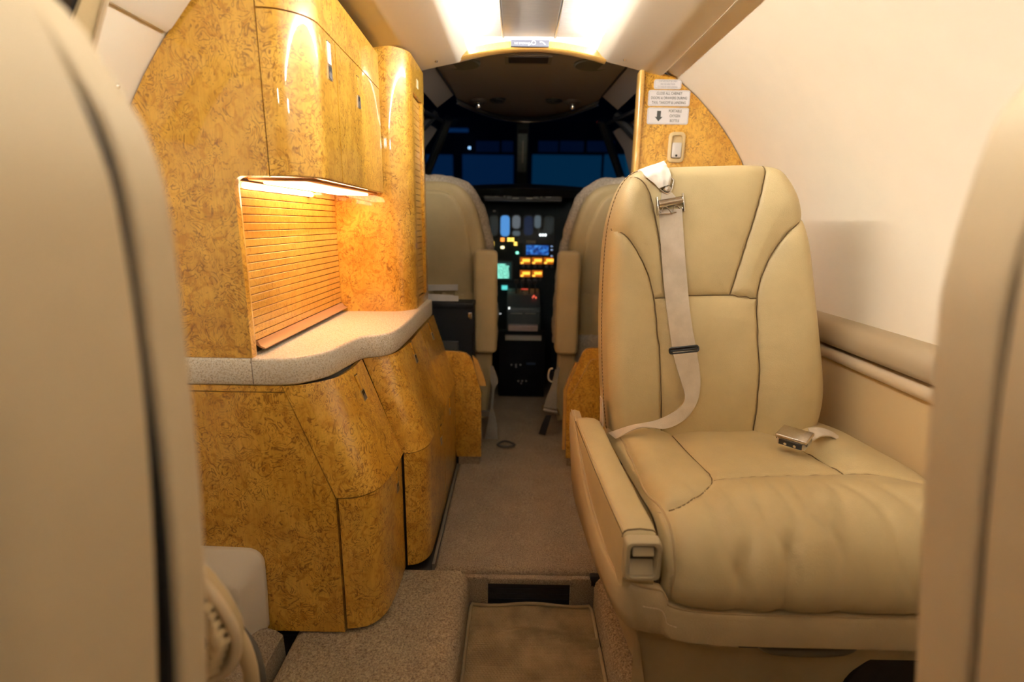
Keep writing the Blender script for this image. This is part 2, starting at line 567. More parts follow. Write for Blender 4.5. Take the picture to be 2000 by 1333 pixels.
# raised carpet either side of the aisle
t = obj('side_carpet', slab(-.472, -.108, YB, 1.128, -.105, .0, .035, left=True, right=True, pile=(.70, 1.127)), CARPET2, smooth=60)
tag(t, 'raised looped carpet along the aisle under the wood galley', 'carpet')
t = obj('side_carpet', slab(.2115, .40, YB, 1.128, -.105, .0, .035, left=True, pile=(.78, 1.127)), CARPET2, smooth=60)
tag(t, 'raised pinkish carpet strip beside the big leather seat base', 'carpet')
secs = []
for i in range(30):
    y = .58 + (.905 - .58) * i / 29
    row = [(-.483, y, -.105), (-.486, y, .005), (-.50, y, .016), (-.54, y, .03), (-.60, y, .075), (-.66, y, .13), (-.74, y, .16), (-.74, y, -.105)]
    secs.append(row)
t = obj('side_carpet', grid(secs, True, True, True), CARPET, smooth=50)
tag(t, 'carpet sloping up the wall behind the grey plastic cover', 'carpet')

# aisle runner mat with a wrinkle and piped edge
def runner():
    xs = np.linspace(-.103, .205, 206)
    yy = np.r_[np.linspace(YB + .05, .72, 60), np.linspace(.7215, 1.112, 260)]
    X, Y = np.meshgrid(xs, yy)
    yc = 1.020 - .10 * (X - .03) + .012 * np.sin(X * 22)
    amp = .020 * np.clip((X + .045) / .10, 0, 1)
    Z = -.093 + amp * np.exp(-((Y - yc) / .009) ** 2) - .4 * amp * np.exp(-((Y - yc - .022) / .010) ** 2)
    Z += .004 * np.exp(-((Y - yc - .045) / .03) ** 2) * np.sin(X * 40 + 1) + .005 * np.exp(-((Y - 1.10) / .02) ** 2) * (1 + np.sin(X * 30)) * .5
    Z += .0022 * np.sin(X * 11 + 1) * np.sin(Y * 19)
    row = np.floor(Y / .0056)
    w = np.abs(np.sin(math.pi * (X / .0075 + .5 * (row % 2)))) * np.abs(np.sin(math.pi * Y / .0056))
    Z += .0018 * np.sqrt(w) * np.clip((Y - .70) / .05, 0, 1)
    V = np.stack([X, Y, Z], -1).reshape(-1, 3); n = len(xs)
    F = [(j * n + i, j * n + i + 1, (j + 1) * n + i + 1, (j + 1) * n + i) for j in range(len(yy) - 1) for i in range(n - 1)]
    return V, F
t = thing('aisle_runner', 'woven tan runner mat with a wrinkle in the sunken aisle', 'mat', (.05, .5, -.1))
o = obj('mat', runner(), RUNNER, t, smooth=60); solid(o, .006, (0, 0, -1))
pth = [(-.104, YB + .06, -.089)] + [(-.104, y, -.089) for y in np.linspace(YB + .1, 1.10, 12)] + [(x, 1.112, -.086 + .004 * math.sin(x * 30)) for x in np.linspace(-.10, .20, 14)] + [(.206, y, -.089) for y in np.linspace(1.10, YB + .06, 12)]
obj('bound_edge', tube(pth, .0045, 8), plain('runner_binding', (.30, .215, .11), .8), t, smooth=60)

# ceiling: brushed metal panels between the two light coves
ceil = thing('ceiling', 'brushed metal ceiling strip between the two cove lights', 'ceiling', (CX, .1, 1.43), kind='structure')
def cz(x): return 1.4145 - .08 * (x - CX) ** 2
def ceil_strip(x0, x1, n=10):
    X = np.linspace(x0, x1, n)
    return grid([[(x, y, cz(x)) for x in X] for y in np.linspace(YB, YBULK - .012, 12)])
solid(obj('centre_panel', ceil_strip(-.048, .102), CEILMETAL, ceil, smooth=60), .006, (0, 0, 1))
for x0, x1 in ((-.27, -.055), (.109, .33)):
    solid(obj('side_panel', ceil_strip(x0, x1), CEILSIDE, ceil, smooth=60), .006, (0, 0, 1))
for x in (-.0515, .1055):
    obj('joint_strip', tube([(x, y, cz(x) - .002) for y in np.linspace(YB, YBULK - .012, 4)], .0035, 8), SATIN, ceil)
# closing skin above the ceiling so that no light leaks
obj('crown_skin', grid([[(CX + RAD * math.cos(math.radians(a)), y, CZ + RAD * math.sin(math.radians(a)) + .01) for a in range(60, 121, 5)] for y in ys]), WALL, ceil)

# cove lights and valances
TUBEMAT = glow('cove_lamp_glow', (1.0, .975, .90), COVE_STRENGTH, (.9, .9, .9), True)
R_SEC = [(.447, 1.327), (.441, 1.318), (.432, 1.3145), (.368, 1.328), (.300, 1.3435), (.269, 1.350), (.257, 1.355), (.246, 1.364), (.234, 1.376), (.2315, 1.379), (.2345, 1.381), (.243, 1.376), (.262, 1.362), (.275, 1.360), (.44, 1.333)]
L_SEC = [(-.40, 1.302), (-.301, 1.320), (-.243, 1.333), (-.195, 1.3425), (-.183, 1.346), (-.172, 1.360), (-.160, 1.372), (-.158, 1.375), (-.161, 1.377), (-.170, 1.373), (-.189, 1.358), (-.203, 1.356), (-.42, 1.318)]
for sec, lab, lx in ((L_SEC, 'cream light valance under the ceiling on the galley side', -.3), (R_SEC, 'cream light valance under the ceiling above the big seat', .34)):
    t = thing('light_valance', lab, 'valance', (lx, .1, 1.30))
    obj('housing', grid([[(x, y, z) for x, z in sec] for y in (YB, -.5, .5, 1.2, YBULK)], True, True, True), VAL, t, smooth=50)
    p = aY(853, 108, 1.66) if lx < 0 else aY(1219, 114, 1.66)
    low = sec[:5] if lx < 0 else sec[2:6][::-1]
    zz = np.interp(p[0], [q[0] for q in low], [q[1] for q in low])
    obj('screw', lathe([(.0001, -.004), (.004, -.003), (.0055, -.0005), (.0055, .004)], (p[0], 1.645, zz), (1, 0, 0), (0, 1, 0), (0, 0, 1), 12), CHROME, t)
for x, lab in ((-.181, 'white cove lamp tube behind the galley side valance'), (.255, 'white cove lamp tube behind the valance above the big seat')):
    t = thing('cove_lamp', lab, 'lamp', (x, .1, 1.39))
    obj('tube', tube([(x, -.20, 1.397), (x, YBULK - .06, 1.397)], .0065, 12), TUBEMAT, t)
    for y in (-.215, YBULK - .06):
        obj('holder', lathe([(.009, 0), (.009, .015)], (x, y, 1.397), (1, 0, 0), (0, 0, 1), (0, 1, 0), 12), GREYPLASTIC, t)

# added fill lamps, unseen, set in the valances aft of the camera, aimed forward
for x, z, tgt, lab in ((-.255, 1.329, (.42, 1.15, .80), 'small round added fill lamp, out of view, in the galley side valance, above the left foreground seat'), (.325, 1.336, (-.36, 1.15, .80), 'small round added fill lamp, out of view, in the right valance, above the right foreground seat')):
    t = thing('fill_lamp', lab, 'lamp', (x, -.22, z))
    obj('bezel', lathe([(.030, .004), (.030, -.003), (.026, -.006), (.021, -.004), (.020, .002)], (x, -.22, z), (1, 0, 0), (0, 1, 0), (0, 0, 1), 24, False), VAL, t, smooth=40)
    obj('lens', lathe([(.020, .001), (.019, -.003), (.001, -.004)], (x, -.22, z), (1, 0, 0), (0, 1, 0), (0, 0, 1), 20), glow('fill_lens_glow', (1.0, .92, .80), 30.0, (.9, .9, .9)), t, smooth=60)
    ld = bpy.data.lights.new('fill_light', 'SPOT')
    ld.energy = FILL_WATTS; ld.color = (1.0, .93, .83); ld.shadow_soft_size = .03; ld.spot_size = math.radians(82); ld.spot_blend = 1.0
    lo = bpy.data.objects.new('light_source', ld); col.objects.link(lo); lo.parent = t
    lo.location = (0, .0, -.02)
    lo.rotation_euler = (Vector(tgt) - Vector((x, -.22, z - .02))).to_track_quat('-Z', 'Y').to_euler()

# deeper overhead panel on the left wall, aft of the galley
sec = [(-.425, 1.284), (-.45, 1.268), (-.530, 1.211), (-.566, 1.170), (-.576, 1.164), (-.588, 1.166), (-.606, 1.178), (-.60, 1.20), (-.52, 1.262), (-.44, 1.306), (-.425, 1.310)]
t = obj('overhead_panel', grid([[(x, y, z) for x, z in sec] for y in (YB, -.6, .3, .912)], True, True, True), VAL, smooth=40)
tag(t, 'cream overhead panel at the wall just aft of the wood galley', 'panel')

# cabin window strip on the left wall and the snap fastener
win = thing('window_1', 'dark cabin window edge with stitched frame above the left foreground seat', 'window', (-.66, .70, .86), kind='structure')
def on_wall(px, py, off=0.0):
    d = ray(px, py)
    lo, hi = .3, 2.5
    for _ in range(50):
        m = (lo + hi) / 2; P = CAMLOC + d * m / d[1]
        if P[0] < skin(-1, P[2]) + off: hi = m
        else: lo = m
    return CAMLOC + d * lo / d[1]
def wall_strip(pxl, pxr, off, n=8):
    L = resample([on_wall(*p, off) for p in pxl], n); R_ = resample([on_wall(*p, off) for p in pxr], n)
    return ribbon(L, R_, .006, (1, 0, 0))
obj('frame', wall_strip([(172, -40), (150, 10), (133, 60), (118, 120), (105, 200)], [(222, -40), (203, 10), (188, 70), (172, 130), (150, 220)], .010), LEATHER_DIM, win)
obj('shade', wall_strip([(110, -40), (90, 10), (70, 60), (50, 120), (30, 200)], [(172, -40), (150, 10), (133, 60), (118, 120), (105, 200)], .004), plain('window_shade_black', (.01, .01, .014), .2), win)
obj('bead', tube([on_wall(*p, .016) for p in [(222, -40), (203, 10), (188, 70), (172, 130), (150, 220)]], .004, 8), TRIMMAT, win)
p = on_wall(227, 168, .0)
t = obj('snap_fastener', lathe([(.0055, -.002), (.0055, .001), (.0045, .004), (.002, .006), (.0002, .0065)], p, (0, 1, 0), (0, 0, 1), (1, 0, 0), 16), CHROME)
tag(t, 'small chrome snap stud on the cream wall by the galley', 'fastener')

# ================================================================== GALLEY
WT, WB = .614, .560      # worktop top and underside
GY = .918                # aft face of the galley

# ---- worktop
top_out = smooth_pts([(-.46, GY - .002), (-.416, .928), (-.376, .976), (-.361, 1.050), (-.352, 1.105), (-.338, 1.128), (-.312, 1.140), (-.290, 1.175), (-.283, 1.26), (-.283, 1.40)], 6)
poly = [(skin(-1, .6) + .01, 1.695), (skin(-1, .6) + .01, GY - .002)] + [(-.6, GY - .002)] + [tuple(p) for p in top_out] + [(-.284, 1.695)]
secs = []
for z, ins in ((WB, .004), (WB + .004, .0), (WT - .006, .0), (WT - .0015, .002), (WT, .006)):
    secs.append([(a, b, z) for a, b in inset_poly(poly, ins)])
t = obj('worktop', grid(secs, True, True, True), STONE, smooth=50)
tag(t, 'speckled cream stone worktop with a wavy front edge on the galley', 'worktop')
obj('joint', box(-.4975, -.4965, GY - .0035, .96, WB + .004, WT + .0004), plain('joint_grey', (.30, .25, .19), .7), t)

PULLGREY = plain('pull_grey', (.22, .21, .21), .35, .6)
# ---- latch: small recessed square pull with a wooden push plate over it
def latch(parent, c, B, N, plate=WOOD, s=1.0):
    c = np.array(c, float); N = nrm(N); B = nrm(np.array(B) - np.dot(B, N) * N); A = np.cross(B, N)
    h, w = .011 * s, .0085 * s
    L = obj('latch', combine(obox(c + B * h, A, B, N, w, .0007, .0012), obox(c - B * h, A, B, N, w, .0007, .0012), obox(c + A * w, A, B, N, .0006, h, .0012), obox(c - A * w, A, B, N, .0006, h, .0012)), SATIN, parent)
    obj('latch_recess', ([c + A * w + B * h + N * .0006, c - A * w + B * h + N * .0006, c - A * w - B * h + N * .0006, c + A * w - B * h + N * .0006], [(0, 1, 2, 3)]), BLACK, parent)
    obj('latch_pull', ([c - A * w * .9 - B * h * .9 + N * .0022, c + A * w * .9 - B * h * .9 + N * .0022, c + A * w * .9 + B * h * .05 + N * .0009, c - A * w * .1 + B * h * .25 + N * .0009, c - A * w * .9 - B * h * .25 + N * .0009], [(0, 1, 2, 3, 4)]), PULLGREY, parent, smooth=0)
    pc = c + B * (h + .019 * s)
    obj('push_plate', obox(pc, A, B, N, w * .95, .017 * s, .0012), plate, parent, bevel=.0006)
    obj('plate_slot', obox(pc + B * .0178 * s, A, B, N, w, .0007, .0008), BLACK, parent)
    return L

# ---- upper cabinet
uc = thing('galley_upper_cabinet', 'burl wood upper galley cabinet with lit recess and curved glossy doors', 'cabinet', (-.52, 1.15, WT))
arc_pts = [(skin(-1, z) + .004, z) for z in np.linspace(WT, 1.30, 18)]
panel = arc_pts + [(-.432, 1.305), (-.432, .9425), (-.478, .9425)] + [(-.478 - .017 + .0 + .017 * math.cos(math.radians(a)), .9255 + .017 * math.sin(math.radians(a))) for a in (90, 67, 45, 22)][0:0] + \
        [(-.495 + .017 * (1 - math.cos(math.radians(a))), .9425 - .017 * (1 - math.sin(math.radians(a)))) for a in (70, 50, 30, 10)] + [(-.495, .92), (-.495, WT)]
obj('side_panel', prism(panel, XZ, GY, GY + .014), WOOD, uc, smooth=30)

FACE = [(-.430, GY)] + [(-.425 + .071 * math.sin(math.radians(a)), GY + .071 * (1 - math.cos(math.radians(a)))) for a in range(6, 91, 7)] + [(-.3545, 1.0), (-.3555, 1.05)]
def plan_loft(plan, z0, z1, nz=2): return grid([[(x, y, z) for x, y in plan] for z in np.linspace(z0, z1, nz)])
d1 = FACE + [(-.3562, 1.074)]
D1 = solid(obj('door', plan_loft(d1, .945, 1.203), WOOD, uc, smooth=50), .012, (-1, .6, 0))
d2 = [(-.3563, 1.0775), (-.3600, 1.25), (-.3660, 1.434)]
D2 = solid(obj('door', plan_loft(d2, .945, 1.203), WOOD, uc, smooth=50), .012, (-1, .6, 0))
fas = FACE + [(-.3563, 1.0775), (-.3600, 1.25), (-.3660, 1.436)]
solid(obj('fascia', plan_loft(fas, 1.2055, 1.288), WOOD, uc, smooth=50), .012, (-1, .6, 0))
inner = [(x - .014, y + .010) for x, y in fas]
solid(obj('carcass', plan_loft(inner, .95, 1.298), DARKGAP, uc), .004, (-1, .6, 0))
# underside with a light recess frame
und = [(-.505, GY + .006)] + [(x - .003, y + .003) for x, y in fas] + [(-.505, 1.437)]
obj('underside', prism(und, XY, .9425, .950), WOOD, uc, smooth=30)
def door_at(y): return np.interp(y, [1.0, 1.05, 1.0775, 1.25, 1.436], [-.3545, -.3555, -.3563, -.36, -.366])
for y, z, m in ((1.034, 1.138, PAPER), (1.225, 1.128, WOOD)):
    latch(D1 if y < 1.07 else D2, (door_at(y) + .0006, y, z), (0, 0, 1), (1, .02, 0), m, 1.1)

# ---- tambour in the recess: one slat after another
TX = -.505
obj('tambour_backing', box(TX - .012, TX - .004, GY + .014, 1.437, WT, .945), DARKGAP, uc)
sl_n, sl_z0, sl_z1 = 20, .640, .9375
pitch = (sl_z1 - sl_z0) / sl_n
hh = pitch / 2 - .0006
slat_me = make_mesh('slat', *box(-.006, 0, -.2505, .2505, -hh, hh), TAMBOUR, bevel=.0008, segs=1)
for i in range(sl_n):
    inst('slat', slat_me, Matrix.Translation((TX + .004, (GY + .0165 + 1.437) / 2, sl_z0 + (i + .5) * pitch)), uc)
prof = [(TX + .004, .6395), (TX + .004, .632), (TX + .010, .627), (TX + .020, .624), (TX + .0215, .6265), (TX + .012, .6305), (TX + .0075, .6395)]
obj('shutter_lip', grid([[(x, y, z) for x, z in prof] for y in (GY + .03, 1.436)], True, True, True), plain('copper_lip', (.55, .33, .17), .35, .2), uc, smooth=60)
obj('stile', box(-.507, -.4952, GY + .002, GY + .020, WT, .9425), WOOD_EDGE, uc, bevel=.002)
# ---- under-cabinet lamp
lamp = thing('undercabinet_lamp', 'warm glowing strip lamp under the upper galley cabinet', 'lamp', (-.43, 1.17, .93))
obj('housing', box(-.498, -.380, GY + .055, 1.42, .9395, .9424), plain('lamp_frame', (.6, .35, .18), .4), lamp, bevel=.001)
obj('diffuser', box(-.480, -.398, GY + .075, 1.400, .9345, .9395), glow('galley_lamp_glow', (1.0, .51, .24), GALLEY_STRENGTH, (.9, .7, .5), True), lamp, bevel=.002)
tb = thing('lamp_tube', 'small tube lamp at the back of the lit galley recess', 'lamp', (-.49, 1.1, .92))
obj('tube', tube([(-.492, GY + .03, .9285), (-.492, 1.25, .9285)], .006, 10), glow('recess_tube_glow', (1.0, .62, .34), GALLEY_STRENGTH * .6, (.9, .7, .5), True), tb)
obj('end_cap', lathe([(.0075, 0), (.0075, .012)], (-.492, 1.25, .9285), (1, 0, 0), (0, 0, 1), (0, 1, 0), 12), WOOD_EDGE, tb)

# ---- tall column cabinet forward of the recess
cc = thing('galley_column_cabinet', 'tall rounded burl wood cabinet with narrow tambour beside the cockpit doorway', 'cabinet', (-.40, 1.56, WT))
CF = -.296
plan = [(-.503, 1.440), (-.40, 1.443), (-.372, 1.445)] + [(CF - .072 + .072 * math.sin(math.radians(a)), 1.445 + .072 * (1 - math.cos(math.radians(a)))) for a in range(8, 91, 7)] + [(CF, 1.530)]
solid(obj('aft_panel', plan_loft(plan, WT, 1.313), WOOD, cc, smooth=50), .012, (-1, .6, 0))
obj('top_rail', box(CF - .014, CF, 1.530, 1.697, 1.222, 1.313), WOOD, cc)
obj('stile', box(CF - .014, CF, 1.664, 1.697, .640, 1.2215), WOOD, cc, bevel=.001)
obj('bottom_rail', box(CF - .014, CF, 1.530, 1.697, WT, .640), WOOD_EDGE, cc, bevel=.002)
obj('tambour_backing', box(CF - .022, CF - .016, 1.53, 1.665, .64, 1.222), DARKGAP, cc)
n2 = 32; p2 = (1.219 - .642) / n2
sl2 = make_mesh('slat', *box(-.005, 0, -.0665, .0665, -p2 / 2 + .0008, p2 / 2 - .0008), TAMBOUR, bevel=.0007, segs=1)
for i in range(n2):
    inst('slat', sl2, Matrix.Translation((CF - .009, 1.597, .642 + (i + .5) * p2)), cc)
obj('catch_plate', box(CF, CF + .0012, 1.585, 1.608, 1.245, 1.268), plain('ivory_plate', (.80, .68, .45), .4), cc)
obj('inner_wall', box(-.66, CF - .03, 1.690, 1.699, WT, 1.31), WOOD, cc)

# ---- lower cabinets: flared drawer fronts over upright doors
N1 = 26
A_top = resample(smooth_pts([(-.444, GY), (-.405, .933), (-.363, .978), (-.351, 1.045), (-.353, 1.124)]), N1)
A_bot = resample(smooth_pts([(-.3555, GY), (-.312, .927), (-.279, .966), (-.2675, 1.038), (-.2665, 1.124)]), N1)
A_low = resample(smooth_pts([(-.3525, GY + .002), (-.308, .931), (-.281, .968), (-.2715, 1.038), (-.2705, 1.124)]), N1)
B_top = resample(smooth_pts([(-.352, 1.128), (-.325, 1.142), (-.292, 1.178), (-.279, 1.270), (-.279, 1.455)]), N1)
B_bot = resample(smooth_pts([(-.268, 1.126), (-.240, 1.133), (-.216, 1.168), (-.2095, 1.240), (-.2075, 1.455)]), N1)
B_low = resample(smooth_pts([(-.266, 1.130), (-.241, 1.138), (-.217, 1.170), (-.2115, 1.235), (-.210, 1.430)]), N1)
C_top = [np.array(p) for p in [(-.279, 1.458), (-.280, 1.698)]]
C_bot = [np.array(p) for p in [(-.2075, 1.458), (-.207, 1.698)]]
C_low = [np.array(p) for p in [(-.210, 1.433), (-.2095, 1.698)]]
ZJ = .322
def flare(T, B, z0, z1, n=6):
    return grid([[(*(b + (t_ - b) * s), z0 + (z1 - z0) * s) for t_, b in zip(T, B)] for s in np.linspace(0, 1, n)])
def lowdoor(L, z0, z1): return grid([[(p[0], p[1], z) for p in L] for z in (z0, z1)])

labs = {'A': 'aft lower burl wood cabinet with a flared drawer front, nearest the camera',
        'B': 'middle lower burl wood cabinet with a flared rounded front under the worktop',
        'C': 'narrow lower burl wood cabinet at the cockpit end of the galley'}
def lower(key, T, B, L, loc, latches, groupless=True):
    t = thing('galley_base_cabinet', labs[key], 'cabinet', loc)
    d = solid(obj('drawer_front', flare(T, B, ZJ + .0015, WB - .001), WOOD, t, smooth=50), .012, (-1, .6, 0))
    dl = solid(obj('door', lowdoor(L, .010, ZJ - .002), WOOD, t, smooth=50), .012, (-1, .6, 0))
    ins = lambda P, k: [np.array((p[0] - k, p[1] + k * .6)) for p in P]
    solid(obj('carcass', combine(flare(ins(T, .016), ins(B, .016), ZJ, WB), lowdoor(ins(L, .018), -.0, ZJ)), DARKGAP, t), .004, (-1, .6, 0))
    for kind, c, up, nn in latches:
        latch(d if kind else dl, c, up, nn)
    return t
fl_up = lambda T, B: (T[0] - B[0], T[1] - B[1], WB - ZJ)
UPF = (-.08, 0, .238); NF = (.238, 0, .08)
def on_flare(px, py, xt, xb):
    # plane through the flared flat part: X goes xb at ZJ -> xt at WB
    n = nrm((WB - ZJ, 0, xb - xt)); P = aP(px, py, (xb, 1.2, ZJ), n); return P + n * .0006, n
cA, nA = on_flare(709, 772, -.352, -.2705)
cB, nB = on_flare(812, 701, -.279, -.2085)
cC, nC = on_flare(845, 657, -.2795, -.2073)
cA[1] = min(cA[1], 1.10)
# seat the latch on the real drawer front
def seat_on(T, B, c):
    s = (c[2] - ZJ) / (WB - ZJ)
    P = np.array([b + (t_ - b) * s for t_, b in zip(T, B)])
    return np.array([np.interp(c[1], P[:, 1], P[:, 0]), c[1], c[2]])
lower('A', A_top, A_bot, A_low, (-.45, 1.0, 0), [(1, seat_on(A_top, A_bot, cA) + nA * .0008, (-.08, 0, .238), nA), (0, (-.2698, 1.075, .262), (0, 0, 1), (1, 0, 0))])
lower('B', B_top, B_bot, B_low, (-.40, 1.3, 0), [(1, seat_on(B_top, B_bot, cB) + nB * .0008, (-.08, 0, .238), nB), (0, (-.2095, 1.36, .252), (0, 0, 1), (1, 0, 0))])
lower('C', C_top, C_bot, C_low, (-.40, 1.58, 0), [(1, seat_on(C_top, C_bot, cC) + nC * .0008, (-.08, 0, .238), nC), (0, (-.2090, 1.55, .270), (0, 0, 1), (1, 0, 0))])

ap = thing('galley_end_panel', 'flat burl wood end panel of the lower galley facing the camera', 'panel', (-.55, GY, 0))
pl = [(skin(-1, 0) + .02, .003), (skin(-1, .3) + .008, .3), (skin(-1, .53) + .006, .5455), (-.4405, .5455), (-.3575, ZJ), (-.3575, .003), (-.37, .003)]
obj('panel', prism(pl, XZ, GY, GY + .014), WOOD, ap, smooth=30)
pl2 = [(skin(-1, .55) + .006, .5475), (skin(-1, .56) + .006, WB - .001), (-.446, WB - .001), (-.4415, .5475)]
obj('top_rail', prism(pl2, XZ, GY, GY + .014), WOOD, ap, smooth=30)
obj('backing', prism(inset_poly(pl, -.004), XZ, GY + .0145, GY + .03), DARKGAP, ap)

# ---- low burl bulkhead wing beyond the galley
lw = thing('bulkhead_wing', 'low burl wood bulkhead wing at the foot of the galley', 'panel', (-.16, 1.71, .03))
poly = [(-.206, .036)] + [(-.117, .036), (-.117, .278), (-.1195, .288), (-.148, .395), (-.156, .412), (-.170, .424), (-.19, .430), (-.245, .432), (-.245, .30)]
obj('panel', prism(poly, XZ, 1.699, 1.717), WOOD, lw, smooth=30, bevel=.0015)
poly2 = [(-.13, .30), (-.101, .30), (-.103, .315), (-.132, .395), (-.15, .41)]
obj('trim', prism(poly2, XZ, 1.722, 1.735), WOOD_EDGE, lw)
obj('kick_plate', box(-.2, -.125, 1.704, 1.716, .004, .036), CARPET, lw)

# ---- grey plastic corner cover by the galley foot
cv = thing('corner_cover', 'light grey plastic corner cover at the foot of the galley end panel', 'cover', (-.57, .88, .02))
def cover():
    sec = []
    prof = rrect(0, 1, 0, 1, .2, 5)
    o0 = [(-.70, .02), (-.518, .02), (-.514, .12), (-.5135, .160)] + [(-.5135 - .032 + .032 * math.cos(math.radians(a)), .176 + .032 * math.sin(math.radians(a))) for a in (0, 20, 40, 60, 80)] + [(-.56, .209), (-.60, .210), (-.70, .212)]
    o1 = [(x - .012 if x > -.69 else x, z - (.012 if z > .05 else 0)) for x, z in o0]
    o2 = [(x - .028 if x > -.69 else x, z - (.040 if z > .05 else 0)) for x, z in o0]
    return grid([[(x, GY - .001, z) for x, z in o0], [(x, GY - .012, z) for x, z in o0], [(x, GY - .022, z) for x, z in o1], [(x, GY - .056, z) for x, z in o2], [(x, GY - .059, z) for x, z in [(x - .008 if x > -.69 else x, z - (.01 if z > .05 else 0)) for x, z in o2]]], True, True, True)
obj('shell', cover(), GREYPLASTIC, cv, smooth=35, bevel=.002)

# ================================================================== FRONT BULKHEAD, RIGHT SIDE
bh = thing('cabin_partition', 'burl wood partition with a curved edge right of the cockpit doorway', 'partition', (.55, 1.71, 0))
arcr = [(skin(1, z) - .004, z) for z in np.linspace(.05, 1.312, 22)]
poly = [(.384, .45)] + [(.384, 1.326), (.44, 1.318)] + arcr[::-1] + [(.384, .05)]
poly = [(.384, .05), (.384, 1.326)] + [(.44, 1.32)] + arcr[::-1]
obj('panel', prism(poly, XZ, 1.700, 1.718), WOOD, bh, smooth=30)
obj('door_post', prism(rrect(.367, .3835, 1.688, 1.735, .005, 3), XY, .40, 1.327), WOOD_EDGE, bh, smooth=60)
lowp = [(.190, .036), (.39, .036), (.39, .452), (.262, .450), (.247, .446), (.235, .434), (.186, .300), (.1835, .288)]
obj('lower_panel', prism(lowp, XZ, 1.700, 1.716), WOOD, bh, smooth=30, bevel=.0015)
lowi = [(.214, .05), (.39, .05), (.39, .415), (.290, .414), (.272, .408), (.262, .396), (.215, .290)]
obj('raised_edge', tube([(x, 1.699, z) for x, z in smooth_pts([(.205, .285), (.258, .398), (.275, .411), (.30, .414), (.37, .415)], 4)], .0016, 6), WOOD_EDGE, bh)
obj('lower_trim', prism([(.178, .06), (.188, .06), (.188, .285), (.225, .39), (.212, .392), (.175, .29)], XZ, 1.72, 1.735), WOOD_EDGE, bh)
obj('kick_plate', box(.195, .39, 1.704, 1.716, .004, .036), CARPET, bh)
# door pull
def px_rect(x0, y0, x1, y1, Y):
    a = aY(x0, y0, Y); b = aY(x1, y1, Y); return a[0], b[0], b[2], a[2]
hx0, hx1, hz0, hz1 = px_rect(1307, 258, 1334, 318, 1.698)
hd = obj('pull_handle', grid([[(x, 1.699, z) for x, z in rrect(hx0, hx1, hz0, hz1, .014, 6)], [(x, 1.694, z) for x, z in rrect(hx0, hx1, hz0, hz1, .014, 6)], [(x, 1.692, z) for x, z in rrect(hx0 + .004, hx1 - .004, hz0 + .004, hz1 - .004, .012, 6)], [(x, 1.692, z) for x, z in rrect(hx0 + .009, hx1 - .009, hz0 + .010, hz1 - .010, .008, 6)], [(x, 1.6994, z) for x, z in rrect(hx0 + .010, hx1 - .010, hz0 + .011, hz1 - .011, .008, 6)]], True, False, True), HANDLEBONE, bh, smooth=50)
w = hx1 - hx0
obj('bolt', box(hx0 + .012, hx1 - .011, 1.690, 1.700, hz0 + .014, hz1 - .032), plain('bolt_white', (.74, .70, .66), .3, .2), hd, bevel=.0015)
obj('bolt_eye', lathe([(.0035, 0), (.0035, .001)], ((hx0 + hx1) / 2, 1.6896, hz0 + .020), (1, 0, 0), (0, 0, 1), (0, -1, 0), 14), BLACK, hd)

# placards
def placard(px, lines, lab, ink, size, arrow=False, tx=0.0, wid=()):
    x0, x1, z0, z1 = px_rect(*px, 1.6985)
    t = thing('placard', lab, 'sign', ((x0 + x1) / 2, 1.698, z0))
    obj('plate', prism(rrect(x0, x1, z0, z1, .006, 4), XZ, 1.6975, 1.6998), PLACARD, t)
    rim = rrect(x0 + .0025, x1 - .0025, z0 + .0025, z1 - .0025, .004, 4)
    obj('border', tube([(a, 1.6974, b) for a, b in rim], .0004, 4, True), INKGREY, t)
    cx, cz_ = (x0 + x1) / 2 + tx * (x1 - x0), (z0 + z1) / 2
    step = size * 1.22
    for i, s in enumerate(lines):
        text_mesh(s, size, (cx, 1.6974, cz_ + step * ((len(lines) - 1) / 2 - i)), (1, 0, 0), (0, 0, 1), .0001, ink, t, width=(x1 - x0) * wid[i])
    if arrow:
        ax = x0 + (x1 - x0) * .28; h = (z1 - z0)
        pts = [(ax - .006, cz_ + h * .30), (ax + .006, cz_ + h * .30), (ax + .006, cz_ - h * .06), (ax + .012, cz_ - h * .06), (ax, cz_ - h * .33), (ax - .012, cz_ - h * .06), (ax - .006, cz_ - h * .06)]
        obj('arrow', prism(pts, XZ, 1.6970, 1.6974), INK, t, smooth=0)
    return t
placard((1278, 155, 1330, 174.5), ['CURTAIN MUST BE OPEN', 'AND SECURED PRIOR', 'TO TAKEOFF AND LANDING'], 'smallest white placard with faint grey lettering, topmost on the partition', INKGREY, .0064, wid=(.66, .54, .72))
placard((1267, 176, 1346, 208), ['CLOSE ALL CABINET', 'DOORS & DRAWERS DURING', 'TAXI, TAKEOFF & LANDING'], 'white placard reading close all cabinet doors and drawers', INK, .0108, wid=(.61, .86, .81))
placard((1265, 210, 1343, 243.5), ['PORTABLE', 'OXYGEN', 'BOTTLE'], 'white placard reading portable oxygen bottle with a down arrow', INK, .0115, True, .17, (.31, .25, .22))

